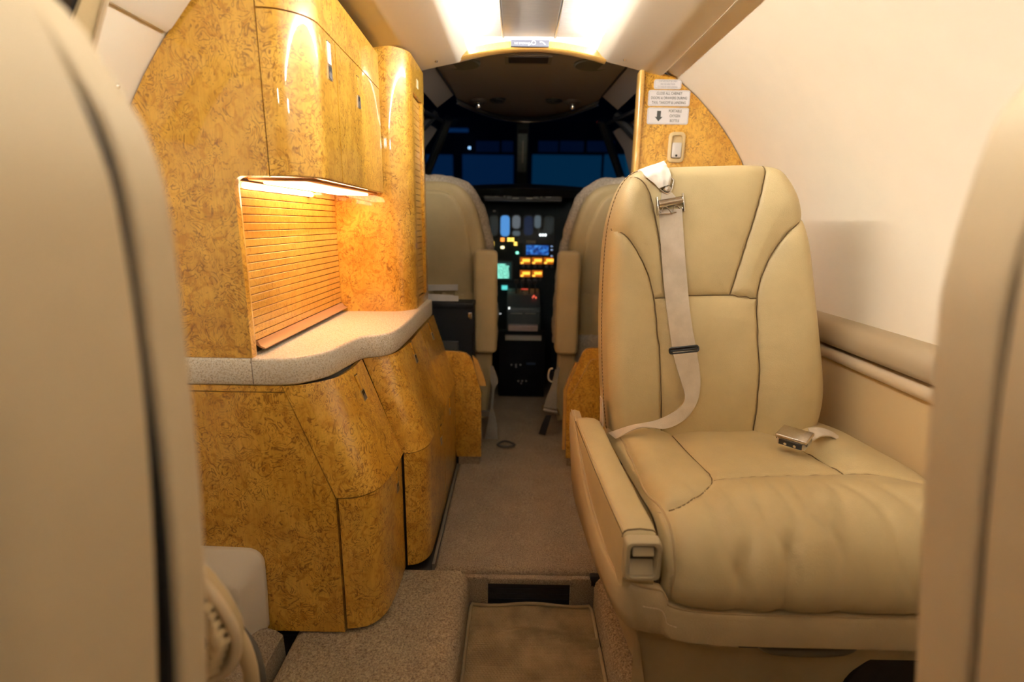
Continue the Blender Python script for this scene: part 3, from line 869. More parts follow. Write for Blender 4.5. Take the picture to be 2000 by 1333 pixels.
# header over the doorway with the lit-sign strip
hdr = thing('doorway_header', 'pale wood arched header over the cockpit doorway', 'trim', (.04, 1.70, 1.36))
def hz(x): return 1.406 - .62 * (x - .038) ** 2
xs_ = np.linspace(-.19, .262, 24)
secs = [[(x, y, hz(x) - dz) for x in xs_] for y, dz in ((1.690, .0), (1.684, .004), (1.684, .021), (1.689, .025), (1.72, .025), (1.72, -.008), (1.690, -.008), (1.690, 0))]
obj('arch', grid(secs), WOOD_EDGE, hdr, smooth=50)
obj('arch_fill', prism([(x, hz(x) - .002) for x in xs_] + [(x, cz(x) + .004) for x in xs_[::-1]], XZ, 1.6885, 1.692), CEILSIDE, hdr)
sx0, sx1, sz0, sz1 = px_rect(998, 78.5, 1072, 93, 1.683)
sg = thing('cabin_sign', 'small grey-blue cabin sign strip set in the arched header', 'sign', ((sx0 + sx1) / 2, 1.682, sz0))
obj('lens', box(sx0, sx1, 1.676, 1.684, sz0, sz1), plain('sign_lens', (.10, .105, .14), .7), sg, bevel=.001)
SGI = plain('sign_print', (.50, .50, .52), .5)
text_mesh('NO SMOKING', .0075, (sx0 + .034, 1.6758, (sz0 + sz1) / 2 - .001), (1, 0, 0), (0, 0, 1), .0001, SGI, sg)
obj('belt_symbol', combine(tube([(sx0 + .068 + .006 * math.cos(a), 1.6757, (sz0 + sz1) / 2 + .001 + .005 * math.sin(a)) for a in np.linspace(0, 6.28, 12)], .0011, 6), tube([(sx0 + .052, 1.6757, (sz0 + sz1) / 2 - .006), (sx0 + .062, 1.6757, (sz0 + sz1) / 2 - .001)], .0016, 6)), SGI, sg)
obj('smoke_symbol', tube([(sx0 + .086, 1.6757, (sz0 + sz1) / 2 + .003), (sx0 + .094, 1.6757, (sz0 + sz1) / 2 + .003), (sx0 + .103, 1.6757, (sz0 + sz1) / 2 - .004)], .0016, 6), SGI, sg)

# right side wall: padded rail, trim and lower panel
rl = thing('side_rail', 'tan padded armrest rail along the right cabin wall', 'rail', (.79, 1.3, .54))
roll = [(.83, .646), (.79, .645), (.775, .636), (.768, .62), (.767, .60), (.771, .588), (.782, .584), (.83, .584)]
obj('padded_roll', grid([[(x, y, z) for x, z in inset_poly(roll, k)] for y, k in ((.885, .010), (.888, .003), (.896, 0), (1.3, 0), (1.695, 0))], True, True, True), RAILMAT, rl, smooth=60)
trim = [(.83, .578), (.786, .577), (.779, .572), (.777, .562), (.780, .551), (.788, .547), (.83, .547)]
obj('lower_trim', grid([[(x, y, z) for x, z in inset_poly(trim, k)] for y, k in ((.883, .006), (.887, .001), (.90, 0), (1.695, 0))], True, True, True), TRIMMAT, rl, smooth=60)
sp = obj('sidewall_lining', box(.795, .83, .885, 1.695, .006, .545), SIDEPANEL)
tag(sp, 'smooth tan lower wall panel under the padded rail', 'panel')
obj('edge_gap', box(.795, .83, .874, .884, .006, .545), DARKGAP, sp)

# ================================================================== BIG CREAM SEAT
def split_panels(P, seamd, cell, name, mat, parent, labels=None, min_faces=12):
    """cut a quad grid P[v][u] into leather panels along the seams; each panel its own mesh"""
    nv, nu = P.shape[0] - 1, P.shape[1] - 1
    fd = (seamd[:-1, :-1] + seamd[1:, :-1] + seamd[:-1, 1:] + seamd[1:, 1:]) / 4
    lab = -np.ones((nv, nu), int); lab[fd < cell] = -2
    k = 0; comps = []
    for i in range(nv):
        for j in range(nu):
            if lab[i, j] != -1: continue
            st = [(i, j)]; lab[i, j] = k; cnt = 0
            while st:
                a, b = st.pop(); cnt += 1
                for da, db in ((1, 0), (-1, 0), (0, 1), (0, -1)):
                    x, y = a + da, b + db
                    if 0 <= x < nv and 0 <= y < nu and lab[x, y] == -1:
                        lab[x, y] = k; st.append((x, y))
            comps.append(cnt); k += 1
    for c, cnt in enumerate(comps):
        if cnt < min_faces: lab[lab == c] = -2
    for _ in range(60):
        m = np.argwhere(lab == -2)
        if not len(m): break
        new = lab.copy()
        for a, b in m:
            for da, db in ((1, 0), (-1, 0), (0, 1), (0, -1)):
                x, y = a + da, b + db
                if 0 <= x < nv and 0 <= y < nu and lab[x, y] >= 0:
                    new[a, b] = lab[x, y]; break
        lab = new
    out = []
    for c in sorted(set(lab[lab >= 0].ravel())):
        idx = {}; V = []; F = []
        for a, b in np.argwhere(lab == c):
            q = []
            for (x, y) in ((a, b), (a, b + 1), (a + 1, b + 1), (a + 1, b)):
                if (x, y) not in idx: idx[(x, y)] = len(V); V.append(P[x, y])
                q.append(idx[(x, y)])
            F.append(q)
        me_o = obj(name, (V, F), mat, parent, smooth=180)
        out.append(me_o)
    return out

def grid_normals(P):
    du = np.gradient(P, axis=1); dv = np.gradient(P, axis=0)
    n = np.cross(du, dv); return n / (np.linalg.norm(n, axis=-1, keepdims=True) + 1e-12)

def wrinkle_field(a, b, seeds, freq):
    h = np.zeros_like(a)
    for s in range(seeds):
        th = rng.uniform(0, 6.28); ph = rng.uniform(0, 6.28); f = freq * rng.uniform(.6, 1.6)
        h += np.sin((a * math.cos(th) + b * math.sin(th)) * f + ph + 1.5 * np.sin(a * f * .3 + ph) )
    return h / seeds

st = thing('cabin_armchair', 'large cream leather cabin seat with shoulder belt, facing the camera', 'seat', (.47, .95, 0))
AL = math.radians(8.0)
BO = np.array([0, 1.115, .385]); BA = np.array([1.0, 0, 0]); BB = np.array([0, math.sin(AL), math.cos(AL)]); BN = np.array([0, -math.cos(AL), math.sin(AL)])
def bpx(px, py, off=0.0):
    P = aP(px, py, BO + BN * off, BN) - BO
    return np.array([P @ BA, P @ BB])
def bpt(a, b, d=0.0): return BO + BA * a + BB * b + BN * d

back = obj('backrest', ([(0, 0, 0), (.001, 0, 0), (0, .001, 0)], [(0, 1, 2)]), LEATHER, st)   # filled below
L = resample(smooth_pts([bpx(*p) for p in [(1196, 852), (1191, 800), (1187, 720), (1186, 620), (1190, 520), (1197, 445), (1210, 392), (1226, 356), (1243, 337), (1268, 328)]]), 150)
Rr = resample(smooth_pts([bpx(*p) for p in [(1590, 852), (1602, 810), (1607, 760), (1602, 670), (1594, 570), (1581, 480), (1560, 402), (1538, 352), (1520, 330), (1494, 321)]]), 150)
NU = 150
U = np.linspace(0, 1, NU)
G = np.array([[l + (r - l) * u for u in U] for l, r in zip(L, Rr)])
# arch the top rows a little: linear rows already follow the two outlines
outline = [tuple(p) for p in L] + [tuple(L[-1] + (Rr[-1] - L[-1]) * u) for u in np.linspace(.05, .95, 12)] + [tuple(p) for p in Rr[::-1]]
seams = [[(1502, 318), (1490, 365), (1470, 440), (1448, 515), (1428, 577)],
         [(1236, 338), (1252, 350), (1268, 375), (1280, 420), (1290, 470), (1298, 520), (1303, 579)],
         [(1188, 443), (1205, 449), (1228, 466), (1250, 497), (1268, 535), (1278, 575), (1283, 620), (1288, 700), (1291, 780), (1293, 860)],
         [(1575, 424), (1562, 435), (1540, 455), (1517, 487), (1497, 525), (1486, 560), (1481, 590), (1481, 660), (1482, 730), (1478, 790), (1472, 860)],
         [(1281, 584), (1320, 579), (1360, 577), (1420, 577), (1455, 580), (1481, 585)]]
SM = [smooth_pts([bpx(*p, .018) for p in s], 6) for s in seams]
SM[2] = [SM[2][0] - np.array([.05, -.008])] + SM[2]
SM[3] = [SM[3][0] + np.array([.05, .02])] + SM[3]
sd = np.min([seg_dist(G, s) for s in SM], axis=0)
ed = seg_dist(G, outline)
rE = .034
e = np.clip(ed, 0, rE)
drop = rE - np.sqrt(np.maximum(rE * rE - (rE - e) ** 2, 0))
a_, b_ = G[..., 0], G[..., 1]
puff = .0125 * (1 - np.exp(-(sd / .026) ** 1.2)) - .0040 * np.exp(-(sd / .0034) ** 2)
wr = wrinkle_field(a_, b_, 7, 48) * .0007 + wrinkle_field(a_, b_ * 2.4, 6, 75) * .0011 * np.clip((.075 - sd) / .06, 0, 1)
bol = .020 * np.exp(-((a_ - .245) / .05) ** 2) * (b_ < .48) + .020 * np.exp(-((a_ - .615) / .06) ** 2)
crown = .010 * (1 - ((a_ - .45) / .25) ** 2)
lum = .014 * np.exp(-((b_ - .14) / .14) ** 2) + .010 * np.exp(-((b_ - .55) / .1) ** 2)
H = puff + wr + crown + lum - drop + .008 * np.exp(-((a_ - .24) / .045) ** 2) + .008 * np.exp(-((a_ - .64) / .05) ** 2)
BP = BO + G[..., :1] * BA + G[..., 1:] * BB + H[..., None] * BN
bpy.data.objects.remove(back)
back = None
# side and rear shell of the backrest
ring = [bpt(*p, -rE + .010) for p in outline]
ring3 = lambda k, d: [bpt(*p, d) for p in inset_poly(outline, k)]
ring0 = np.concatenate([BP[:, 0], BP[-1, 8:-8:8], BP[::-1, -1]])
outl = [((q - BO) @ BA, (q - BO) @ BB) for q in ring0]
def oring(k, d): return [bpt(*p, d) for p in inset_poly(outl, k)]
shell = obj('backrest', grid([list(ring0), oring(-.006, -.045), oring(-.008, -.075), oring(-.004, -.105), oring(.012, -.125), oring(.05, -.135)], True, False, True), LEATHER, st, smooth=60)
panels = split_panels(BP, sd, .0032, 'leather_panel', LEATHER, shell)
def soften(P, k=3):
    P = np.array(P)
    for _ in range(k):
        Q = P.copy(); Q[1:-1] = (P[:-2] + 2 * P[1:-1] + P[2:]) / 4; P = Q
    return list(P)
# seams: sewn lines sunk between the panels
def on_back(p, lift=0.0):
    i = np.argmin(((G - p) ** 2).sum(-1)); i, j = np.unravel_index(i, G.shape[:2]); return BP[i, j] + BN * lift
for s in SM:
    obj('seam', tube(soften([on_back(p, .0020) for p in resample(s, 90)]), .0012, 6), SEAM, shell, smooth=60)
# stitched side seam
side = [bpt(*p, -.040) for p in inset_poly(outl, -.0065)]
obj('side_seam', tube(side[:150:3], .0011, 6), SEAM, shell)
stp = []
for dd in (-.034, -.046):
    pts = [bpt(*p, dd) for p in inset_poly(outl, -.0068)][4:148]
    for i in range(0, len(pts) - 1, 2):
        stp.append(tube([pts[i], pts[i] + (pts[i + 1] - pts[i]) * .9], .0008, 4))
obj('stitching', combine(*stp), THREAD, shell, kind='stuff')

# ---- seat cushion
prof = smooth_pts([(1.175, .385), (1.10, .396), (1.00, .400), (.90, .405), (.82, .408), (.765, .402), (.725, .382), (.700, .350), (.690, .315), (.697, .285), (.715, .268)], 6)
prof = np.array(resample(prof, 120))
sl = np.r_[0, np.cumsum(np.linalg.norm(np.diff(prof, axis=0), axis=1))]
NC = 130
CP = np.zeros((len(prof), NC, 3)); CM = np.zeros((len(prof), NC, 2))
for i, (y, z) in enumerate(prof):
    xl = np.interp(y, [.69, .8, 1.0, 1.17], [.243, .240, .229, .222]); xr = np.interp(y, [.69, .9, 1.17], [.785, .790, .775])
    for j in range(NC):
        u = j / (NC - 1)
        CP[i, j] = (xl + (xr - xl) * u, y, z); CM[i, j] = (xl + (xr - xl) * u, sl[i])
cpix = project(CP)
def cnear(px, py):
    d = (cpix[..., 0] - px) ** 2 + (cpix[..., 1] - py) ** 2
    i, j = np.unravel_index(np.argmin(d), d.shape); return CM[i, j]
cse = [[(1208, 850), (1232, 893), (1262, 945), (1297, 995), (1313, 1040), (1321, 1085), (1322, 1125), (1318, 1150), (1312, 1180)],
       [(1293, 832), (1320, 858), (1352, 890), (1380, 918), (1392, 942), (1383, 962), (1355, 980), (1325, 993), (1306, 1000)],
       [(1392, 943), (1420, 939), (1480, 935), (1560, 932), (1650, 930), (1730, 938), (1830, 950)],
       [(1478, 838), (1515, 852), (1560, 878), (1605, 905), (1650, 930)]]
CS = [smooth_pts([cnear(*p) for p in s], 6) for s in cse]
csd = np.min([seg_dist(CM, s) for s in CS], axis=0)
n = grid_normals(CP); n *= np.sign(n[40, 60, 2])
ce = np.minimum(CM[..., 0] - CM[:, :1, 0], CM[:, -1:, 0] - CM[..., 0])
rC = .030
e = np.clip(ce, 0, rC); cdrop = rC - np.sqrt(np.maximum(rC * rC - (rC - e) ** 2, 0))
x, s = CM[..., 0], CM[..., 1]
front = np.clip((s - .33) / .08, 0, 1) * np.clip((sl[-1] + .02 - s) / .08, 0, 1)
fold = np.zeros_like(x)
for x0, sl_, w, am in ((.33, .25, .012, .004), (.375, -.10, .014, .006), (.42, .15, .011, .005), (.455, -.2, .013, .006), (.50, .2, .012, .005), (.545, -.1, .014, .005), (.60, .25, .013, .004), (.66, .1, .015, .004)):
    xc = x0 + sl_ * (s - .42) + .008 * np.sin(s * 40 + x0 * 90)
    fold -= 1.25 * am * np.exp(-((x - xc) / w) ** 2) * front
CH = .013 * (1 - np.exp(-(csd / .030) ** 1.2)) - .0042 * np.exp(-(csd / .0036) ** 2) - cdrop + fold + wrinkle_field(x, s, 7, 45) * .0010 \
     + .014 * np.exp(-((x - .69) / .05) ** 2) * np.clip((.34 - s) / .1, 0, 1) + .008 * np.exp(-((x - .275) / .035) ** 2) * np.clip((.30 - s) / .1, 0, 1) \
     + .012 * np.exp(-((s - .38) / .07) ** 2) * np.exp(-((x - .5) / .25) ** 4)
CQ = CP + n * CH[..., None]
lx = list(CQ[:, 0]); rx = list(CQ[:, -1])
cb = obj('seat_cushion', grid([[p + np.array([-.003, 0, -.000]) for p in lx], [np.array([p[0] - .004, max(p[1], .70), p[2] - .03 - .03 * (p[1] > .75)]) for p in lx], [np.array([p[0] + .01, max(p[1], .72), .262]) for p in lx],
                              [np.array([p[0] - .01, max(p[1], .72), .262]) for p in rx], [np.array([p[0] + .003, max(p[1], .70), p[2] - .03 - .03 * (p[1] > .75)]) for p in rx], rx]), LEATHER, st, smooth=60)
split_panels(CQ, csd, .0036, 'leather_panel', LEATHER, cb)
def on_cush(p, lift=0.0):
    d = ((CM - p) ** 2).sum(-1); i, j = np.unravel_index(np.argmin(d), d.shape); return CQ[i, j] + n[i, j] * lift
for k, sline in enumerate(CS):
    if k == 0:
        obj('piping', tube(soften([on_cush(p, .0018) for p in resample(sline, 90)], 14), .0020, 8), PIPING, cb, smooth=60)
    else:
        obj('seam', tube(soften([on_cush(p, .0012) for p in resample(sline, 90)]), .0011, 6), SEAM, cb, smooth=60)
stp = []
q = [on_cush(np.array(p) - np.array([.006, 0]), .0012) for p in resample(CS[0], 90)][30:]
for i in range(0, len(q) - 1, 2): stp.append(tube([q[i], q[i + 1]], .0008, 4))
obj('stitching', combine(*stp), THREAD, cb, kind='stuff')

# ---- armrest
def arm_secs():
    out = []
    for y, cxm, top, k in ((1.125, .170, .418, .012), (1.118, .170, .428, .003), (1.09, .1715, .432, 0), (1.0, .177, .426, 0), (.90, .184, .419, 0), (.80, .1925, .411, 0), (.735, .199, .406, 0), (.712, .2015, .402, .001), (.703, .2025, .397, .004)):
        w = .0275
        P = [(cxm - w, .300), (cxm - w - .002, .34), (cxm - w - .001, top - .014)] + [(cxm - w + .011 - .012 * math.cos(math.radians(a)), top - .012 + .012 * math.sin(math.radians(a))) for a in (15, 45, 75)] + [(cxm, top + .002)] + \
            [(cxm + w - .011 + .012 * math.cos(math.radians(a)), top - .012 + .012 * math.sin(math.radians(a))) for a in (75, 45, 15)] + [(cxm + w + .001, top - .014), (cxm + w, .34), (cxm + w, .300)]
        out.append([(x_, y, z_) for x_, z_ in inset_poly(P, -k if False else k)])
    return out
S_ = arm_secs()
ar = obj('armrest', grid(S_, True, True, True), LEATHER, st, smooth=60)
for k in (3, 4):
    obj('seam', tube([np.array(s_[k]) + np.array([-.0006, 0, .0006]) for s_ in S_[1:-1]], .0009, 6), SEAM if k == 3 else THREAD, ar)
obj('front_seam', tube([np.array(S_[-2][k]) + np.array([0, -.001, 0]) for k in range(2, 10)], .0011, 6), SEAM, ar)
# recline release: bezel, recess and lever on the armrest end
def bez(ins, y): return [(x_, y, z_) for x_, z_ in rrect(.1745 + ins, .2315 - ins, .327 + ins, .3965 - ins, .009, 4)]
bz = obj('release_bezel', grid([bez(0, .704), bez(0, .688), bez(.002, .685), bez(.0065, .685), bez(.008, .688), bez(.0085, .7025)], True, False, False), TANPLASTIC, ar, smooth=40)
obj('lever', combine(obox((.203, .692, .3765), (1, 0, 0), (0, .35, .94), (0, -.94, .35), .0165, .0075, .004)), plain('lever_tan', (.55, .45, .28), .4), ar, bevel=.002)
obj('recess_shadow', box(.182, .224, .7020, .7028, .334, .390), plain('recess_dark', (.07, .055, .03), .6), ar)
obj('finger_ramp', ([(.184, .7015, .356), (.222, .7015, .356), (.222, .688, .337), (.184, .688, .337)], [(0, 1, 2, 3)]), TANPLASTIC, ar)

# ---- skirt: leather shell around the armrest and under the cushion
path = smooth_pts([(.140, 1.20, .415), (.1365, 1.12, .424), (.138, 1.06, .405), (.141, .99, .375), (.146, .91, .345), (.153, .83, .324), (.163, .755, .313), (.174, .718, .311), (.190, .700, .311), (.215, .692, .309), (.238, .690, .306), (.247, .690, .292), (.254, .690, .278), (.30, .690, .268), (.40, .690, .264), (.55, .690, .263), (.785, .690, .263)], 5)
path = np.array(path)
secs = []
for i, p in enumerate(path):
    t_ = path[min(i + 1, len(path) - 1)] - path[max(i - 1, 0)]
    t2 = nrm(t_[:2]); inn = np.array([-t2[1], t2[0]])
    if inn[0] < 0 and abs(inn[0]) > abs(inn[1]): inn = -inn
    if inn[1] < 0 and abs(inn[1]) >= abs(inn[0]): inn = -inn
    sidew = abs(inn[0])
    zt = p[2]
    row = []
    for ins, z in ((.024, zt - .004), (.012, zt), (.004, zt - .002), (.0, zt - .010), (.000, zt - .05), (.010 * sidew + .001, min(zt - .06, .226)), (.030 * sidew + .004 + .012 * (1 - sidew), .212), (.045 * sidew + .060 * (1 - sidew), .204), (.075 * sidew + .085 * (1 - sidew), .07), (.105 * sidew + .090 * (1 - sidew), .002)):
        row.append((p[0] + inn[0] * ins, p[1] + inn[1] * ins, z))
    secs.append(row)
sk = obj('skirt', grid(secs), LEATHER_DIM, st, smooth=60)
edge = [np.array(s_[2]) + np.array([0, 0, .0006]) for s_ in secs]
obj('piping', tube(edge, .0018, 8), PIPING, sk, smooth=60)
fst = []
for i in range(44, 62):
    a0 = np.array(secs[i][3]) * .4 + np.array(secs[i][4]) * .6; b0 = np.array(secs[i + 1][3]) * .4 + np.array(secs[i + 1][4]) * .6
    fst.append(tube([a0 + (b0 - a0) * .1, a0 + (b0 - a0) * .9], .0009, 4))
obj('stitching', combine(*fst), THREAD, sk)
obj('handle_recess', box(.40, .60, .745, .775, .150, .203), DARKGAP, sk)
hp = [(.415, .752, .186), (.425, .730, .176), (.445, .722, .170), (.50, .720, .168), (.56, .722, .170), (.585, .730, .177), (.59, .752, .188)]
obj('pull_handle', tube(smooth_pts(hp, 4), .008, 10), plain('dark_bronze_handle', (.16, .13, .08), .45), sk, smooth=60)
obj('base_body', box(.30, .77, .80, 1.2, .003, .26), DARKGAP, st)
# cargo hollow at the outer end of the base
obj('base_opening', prism([(.76 + .15 * math.cos(math.radians(a)), .004 + .15 * math.sin(math.radians(a))) for a in range(80, 181, 10)] + [(.784, .004), (.784, .15)], XZ, .768, .776), DARKGAP, st)

# ---- shoulder belt
def q3(px, py, d): return bpt(*bpx(px, py, d), d)
def qs(px, py, lift):
    d = .03
    for _ in range(4):
        g = bpx(px, py, d)
        i, j = np.unravel_index(np.argmin(((G - g) ** 2).sum(-1)), G.shape[:2])
        d = max(H[i, j], -.02) + lift
    return q3(px, py, d)
bt = obj('shoulder_belt', ribbon([qs(*p, .006) for p in [(1287, 410), (1290, 470), (1296, 550), (1304, 620), (1313, 682)]],
                                 [qs(*p, .006) for p in [(1332, 408), (1336, 470), (1342, 550), (1349, 620), (1359, 678)]], .0022, BN, 40), WEBBING, st, smooth=60)
E1 = [(1314, 688, .007), (1322, 720, .007), (1333, 755, .014), (1338, 778, .030), (1330, 795, .040), (1305, 811, .044), (1272, 824, .040), (1232, 832, .030), (1188, 846, .036)]
E2 = [(1360, 684, .007), (1366, 720, .007), (1368, 752, .010), (1364, 778, .018), (1352, 803, .030), (1335, 822, .042), (1300, 838, .054), (1250, 836, .056), (1203, 858, .060)]
obj('lower_webbing', ribbon([qs(*p) for p in E1], [qs(*p) for p in E2], .0022, BN, 50), WEBBING, bt, smooth=60)
obj('side_webbing', ribbon([(.206, 1.10, .36), (.207, 1.105, .42), (.205, 1.118, .47)], [(.206, 1.14, .36), (.207, 1.145, .42), (.205, 1.150, .47)], .002, (-1, 0, 0)), WEBBING, bt)
# slider
s0, s1 = qs(1310, 686, .008), qs(1362, 681, .008)
ax = nrm(s1 - s0); up = np.cross(BN, ax)
cen = (s0 + s1) / 2; hw = np.linalg.norm(s1 - s0) / 2 + .002
loop = [cen + ax * a + up * b for a, b in rrect(-hw, hw, -.006, .006, .004, 3)]
obj('slider', tube(loop, .0025, 8, True), BLACK, bt, smooth=60)
obj('slider_bar', tube([s0, s1], .0028, 8), BLACK, bt)
# white padded strap end over the top of the backrest
nW = 24
WA = resample(smooth_pts([q3(1243, 337, -.050), q3(1249, 331, -.020), qs(1260, 343, .012), qs(1274, 356, .013), qs(1287, 368, .014)]), nW)
WBp = resample(smooth_pts([q3(1297, 314, -.055), q3(1299, 317, -.020), qs(1306, 330, .012), qs(1311, 346, .013), qs(1309, 361, .014)]), nW)
WB2 = [];  secs = []
for i in range(nW):
    row = []
    for k in range(13):
        u = k / 12
        p_ = WA[i] + (WBp[i] - WA[i]) * u
        p_ = p_ + BN * (.007 * math.sin(math.pi * u) + .0015 * math.sin(u * 14 + i * .7) + .001 * math.sin(i * 1.3))
        row.append(p_)
    secs.append(row)
solid(obj('padded_end', grid(secs), WHITECLOTH, bt, smooth=80), .006, -BN, 80)
# metal hardware
bc0 = q3(1309, 396, .034)
bk = obj('buckle', tube([q3(1286, 399, .034), q3(1332, 391, .034)], .0085, 16), NICKEL, bt, smooth=50)
obj('side_plate', obox(q3(1284, 403, .032), nrm(q3(1332, 391, .034) - q3(1286, 399, .034)), np.cross(BN, ax), BN, .0016, .020, .006), CHROME, bt, bevel=.001)
obj('side_plate', obox(q3(1334, 396, .032), nrm(q3(1332, 391, .034) - q3(1286, 399, .034)), np.cross(BN, ax), BN, .0016, .020, .006), CHROME, bt, bevel=.001)
zig = [(1290, 418), (1295, 405), (1302, 404), (1312, 418), (1317, 403), (1323, 402), (1332, 414)]
obj('zigzag_spring', tube([q3(*p, .034) for p in zig], .0013, 6), CHROME, bt)
obj('lower_bar', tube([q3(1288, 410, .032), q3(1290, 417, .032), q3(1310, 417, .032), q3(1331, 413, .032), q3(1333, 406, .032)], .0014, 6), CHROME, bt)
obj('triangle_link', tube([q3(*p, .032) for p in [(1278, 355), (1287, 368), (1296, 376), (1303, 379), (1309, 376), (1313, 367), (1316, 352), (1310, 346), (1306, 355)]], .0018, 8), CHROME, bt, smooth=60)
obj('stud', lathe([(.008, -.003), (.008, .002), (.006, .005), (.001, .006)], q3(1303, 369, .034), BA, BB, BN, 16), SATIN, bt)
obj('tongue', ribbon([q3(1292, 377, .030), q3(1291, 392, .030)], [q3(1312, 376, .030), q3(1322, 388, .030)], .002, BN), SATIN, bt)

# ---- lap belt buckle on the cushion
lb = obj('lap_belt', ribbon([q for q in [np.array(aZ(1578, 838, .442)), np.array(aZ(1598, 836, .442)), np.array(aZ(1620, 842, .438)), np.array(aZ(1637, 852, .428))]],
                            [np.array(aZ(1588, 862, .437)), np.array(aZ(1604, 853, .440)), np.array(aZ(1622, 853, .434)), np.array(aZ(1637, 861, .420))], .0025, (0, 0, 1), 16), WEBBING, st, smooth=60)
c0 = np.array(aZ(1552, 852, .450))
v0 = nrm(aZ(1519, 858, .45) - aZ(1560, 830, .45)); v0[2] = -.18; Af = nrm(v0)
Wf = nrm(np.cross((0, 0, 1), Af)); Nf = np.cross(Af, Wf)
lid = obox(c0 + Nf * .003, Af, Wf, Nf, .023, .030, .004)
bb = obj('buckle', lid, NICKEL, lb, bevel=.003, segs=3)
obj('buckle_body', obox(c0 - Nf * .010, Af, Wf, Nf, .021, .027, .008), SATIN, lb, bevel=.003)
obj('buckle_mouth', obox(c0 - Nf * .009 + Af * .0205, Af, Wf, Nf, .0025, .022, .0055), BLACK, lb)
for k in (-1, 1):
    obj('rivet', lathe([(.003, 0), (.003, .002), (.001, .003)], c0 - Nf * .010 + Af * .0225 + Wf * .009 * k, Wf, Nf, Af, 10), CHROME, lb)
    obj('hinge_pin', lathe([(.0035, 0), (.0035, .0015)], c0 - Nf * .005 + Af * .014 + Wf * .0275 * k, Af, Nf, Wf * k, 12), plain('pin_dark', (.08, .06, .05), .4, .6), lb)

# ================================================================== FOREGROUND SEATS (backs seen from beside)
def near_seat(side, inner_shell, inner_cush, ctr, ysh, label, mir_pts, loc, thick, gap):
    t = thing('cabin_armchair', label, 'seat', loc)
    def close(pts, topz):
        # pts: inner edge bottom -> top, mirrored about ctr
        top = pts[-1]
        w = top[0] - ctr
        cap = [(ctr + w * .80, top[1] + (topz - top[1]) * .62), (ctr + w * .55, topz - .004), (ctr + w * .25, topz)]
        half_ = list(pts) + cap
        P = half_ + [(2 * ctr - x_, z_) for x_, z_ in half_[::-1]]
        P = [tuple(p) for p in resample(smooth_pts(P, 6), 140)]
        return P
    po = close(inner_cush, 1.04); ps = close(inner_shell, 1.035)
    obj('backrest', pad(ps, lambda a, b, d: (a, ysh - .105 + d, b), .105, .030, .015, 6, .005), LEATHER_SHELL, t, smooth=60)
    obj('gap_liner', prism(inset_poly(ps, .018), XZ, ysh - .004, ysh + gap + .004), BLACK, t)
    obj('rear_shell', pad(po, lambda a, b, d: (a, ysh + gap + d, b), thick, .003, .0, 6, .016), LEATHER_SHELL, t, smooth=60)
    obj('gap_liner', prism(inset_poly(po, .0055), XZ, ysh + gap - .004, ysh + gap + .0006), BLACK, t)
    obj('rear_body', pad(rrect(ctr - .15, ctr + .15, .50, .95, .06, 6), lambda a, b, d: (a, ysh + gap + thick - .004 + d, b), .06, .004, .0, 4, .03), LEATHER_SHELL, t, smooth=60)
    cx0, cx1 = sorted((inner_cush[0][0], 2 * ctr - inner_cush[0][0]))
    obj('seat_cushion', pad(rrect(cx0, cx1, ysh - .60, ysh - .06, .05, 6), lambda a, b, d: (a, b, .43 - d), .16, .04, .015), LEATHER, t, smooth=60)
    obj('skirt', pad(rrect(cx0 + .02, cx1 - .02, ysh - .56, ysh + .02, .05, 6), lambda a, b, d: (a, b, .27 - d), .265, .02), LEATHER_DIM, t, smooth=60)
    for xx in (cx0 + .0, cx1 - .06):
        obj('armrest', pad(rrect(xx, xx + .06, ysh - .45, ysh - .08, .02, 5), lambda a, b, d: (a, b, .55 - d), .22, .018), LEATHER, t, smooth=60)
    return t
ls = near_seat(-1, [(-.250, .42), (-.238, .52), (-.230, .573), (-.215, .698), (-.2075, .794), (-.207, .876), (-.214, .916), (-.225, .953), (-.236, .975)],
               [(x_ * k_ / .33, .87 + (z_ - .87) * k_ / .33) for x_, z_, k_ in ((p[0], p[1], np.interp(p[1], [.80, .92], [.312, .301])) for p in ((-.262, .40), (-.246, .508), (-.231, .661), (-.226, .795), (-.2305, .878), (-.240, .920), (-.251, .946), (-.263, .968), (-.279, .994)))], -.46, .272,
               'cream leather seat back filling the left foreground, out of focus', None, (-.50, .25, 0), .040, .017)
near_seat(1, [(.322, .42), (.299, .586), (.282, .691), (.271, .772), (.265, .841), (.2645, .875), (.268, .905), (.277, .930)],
          [(.330, .42), (.314, .533), (.291, .677), (.281, .753), (.273, .822), (.273, .854), (.2775, .899), (.283, .931), (.293, .950)], .52, .272,
          'cream leather seat back at the right picture edge, out of focus', None, (.555, .25, 0), .052, .012)
obj('lower_back', pad(rrect(-.70, -.345, .08, .47, .05, 5), lambda a, b, d: (a, .325 + d, b), .137, .02), LEATHER_DIM, ls, smooth=60)
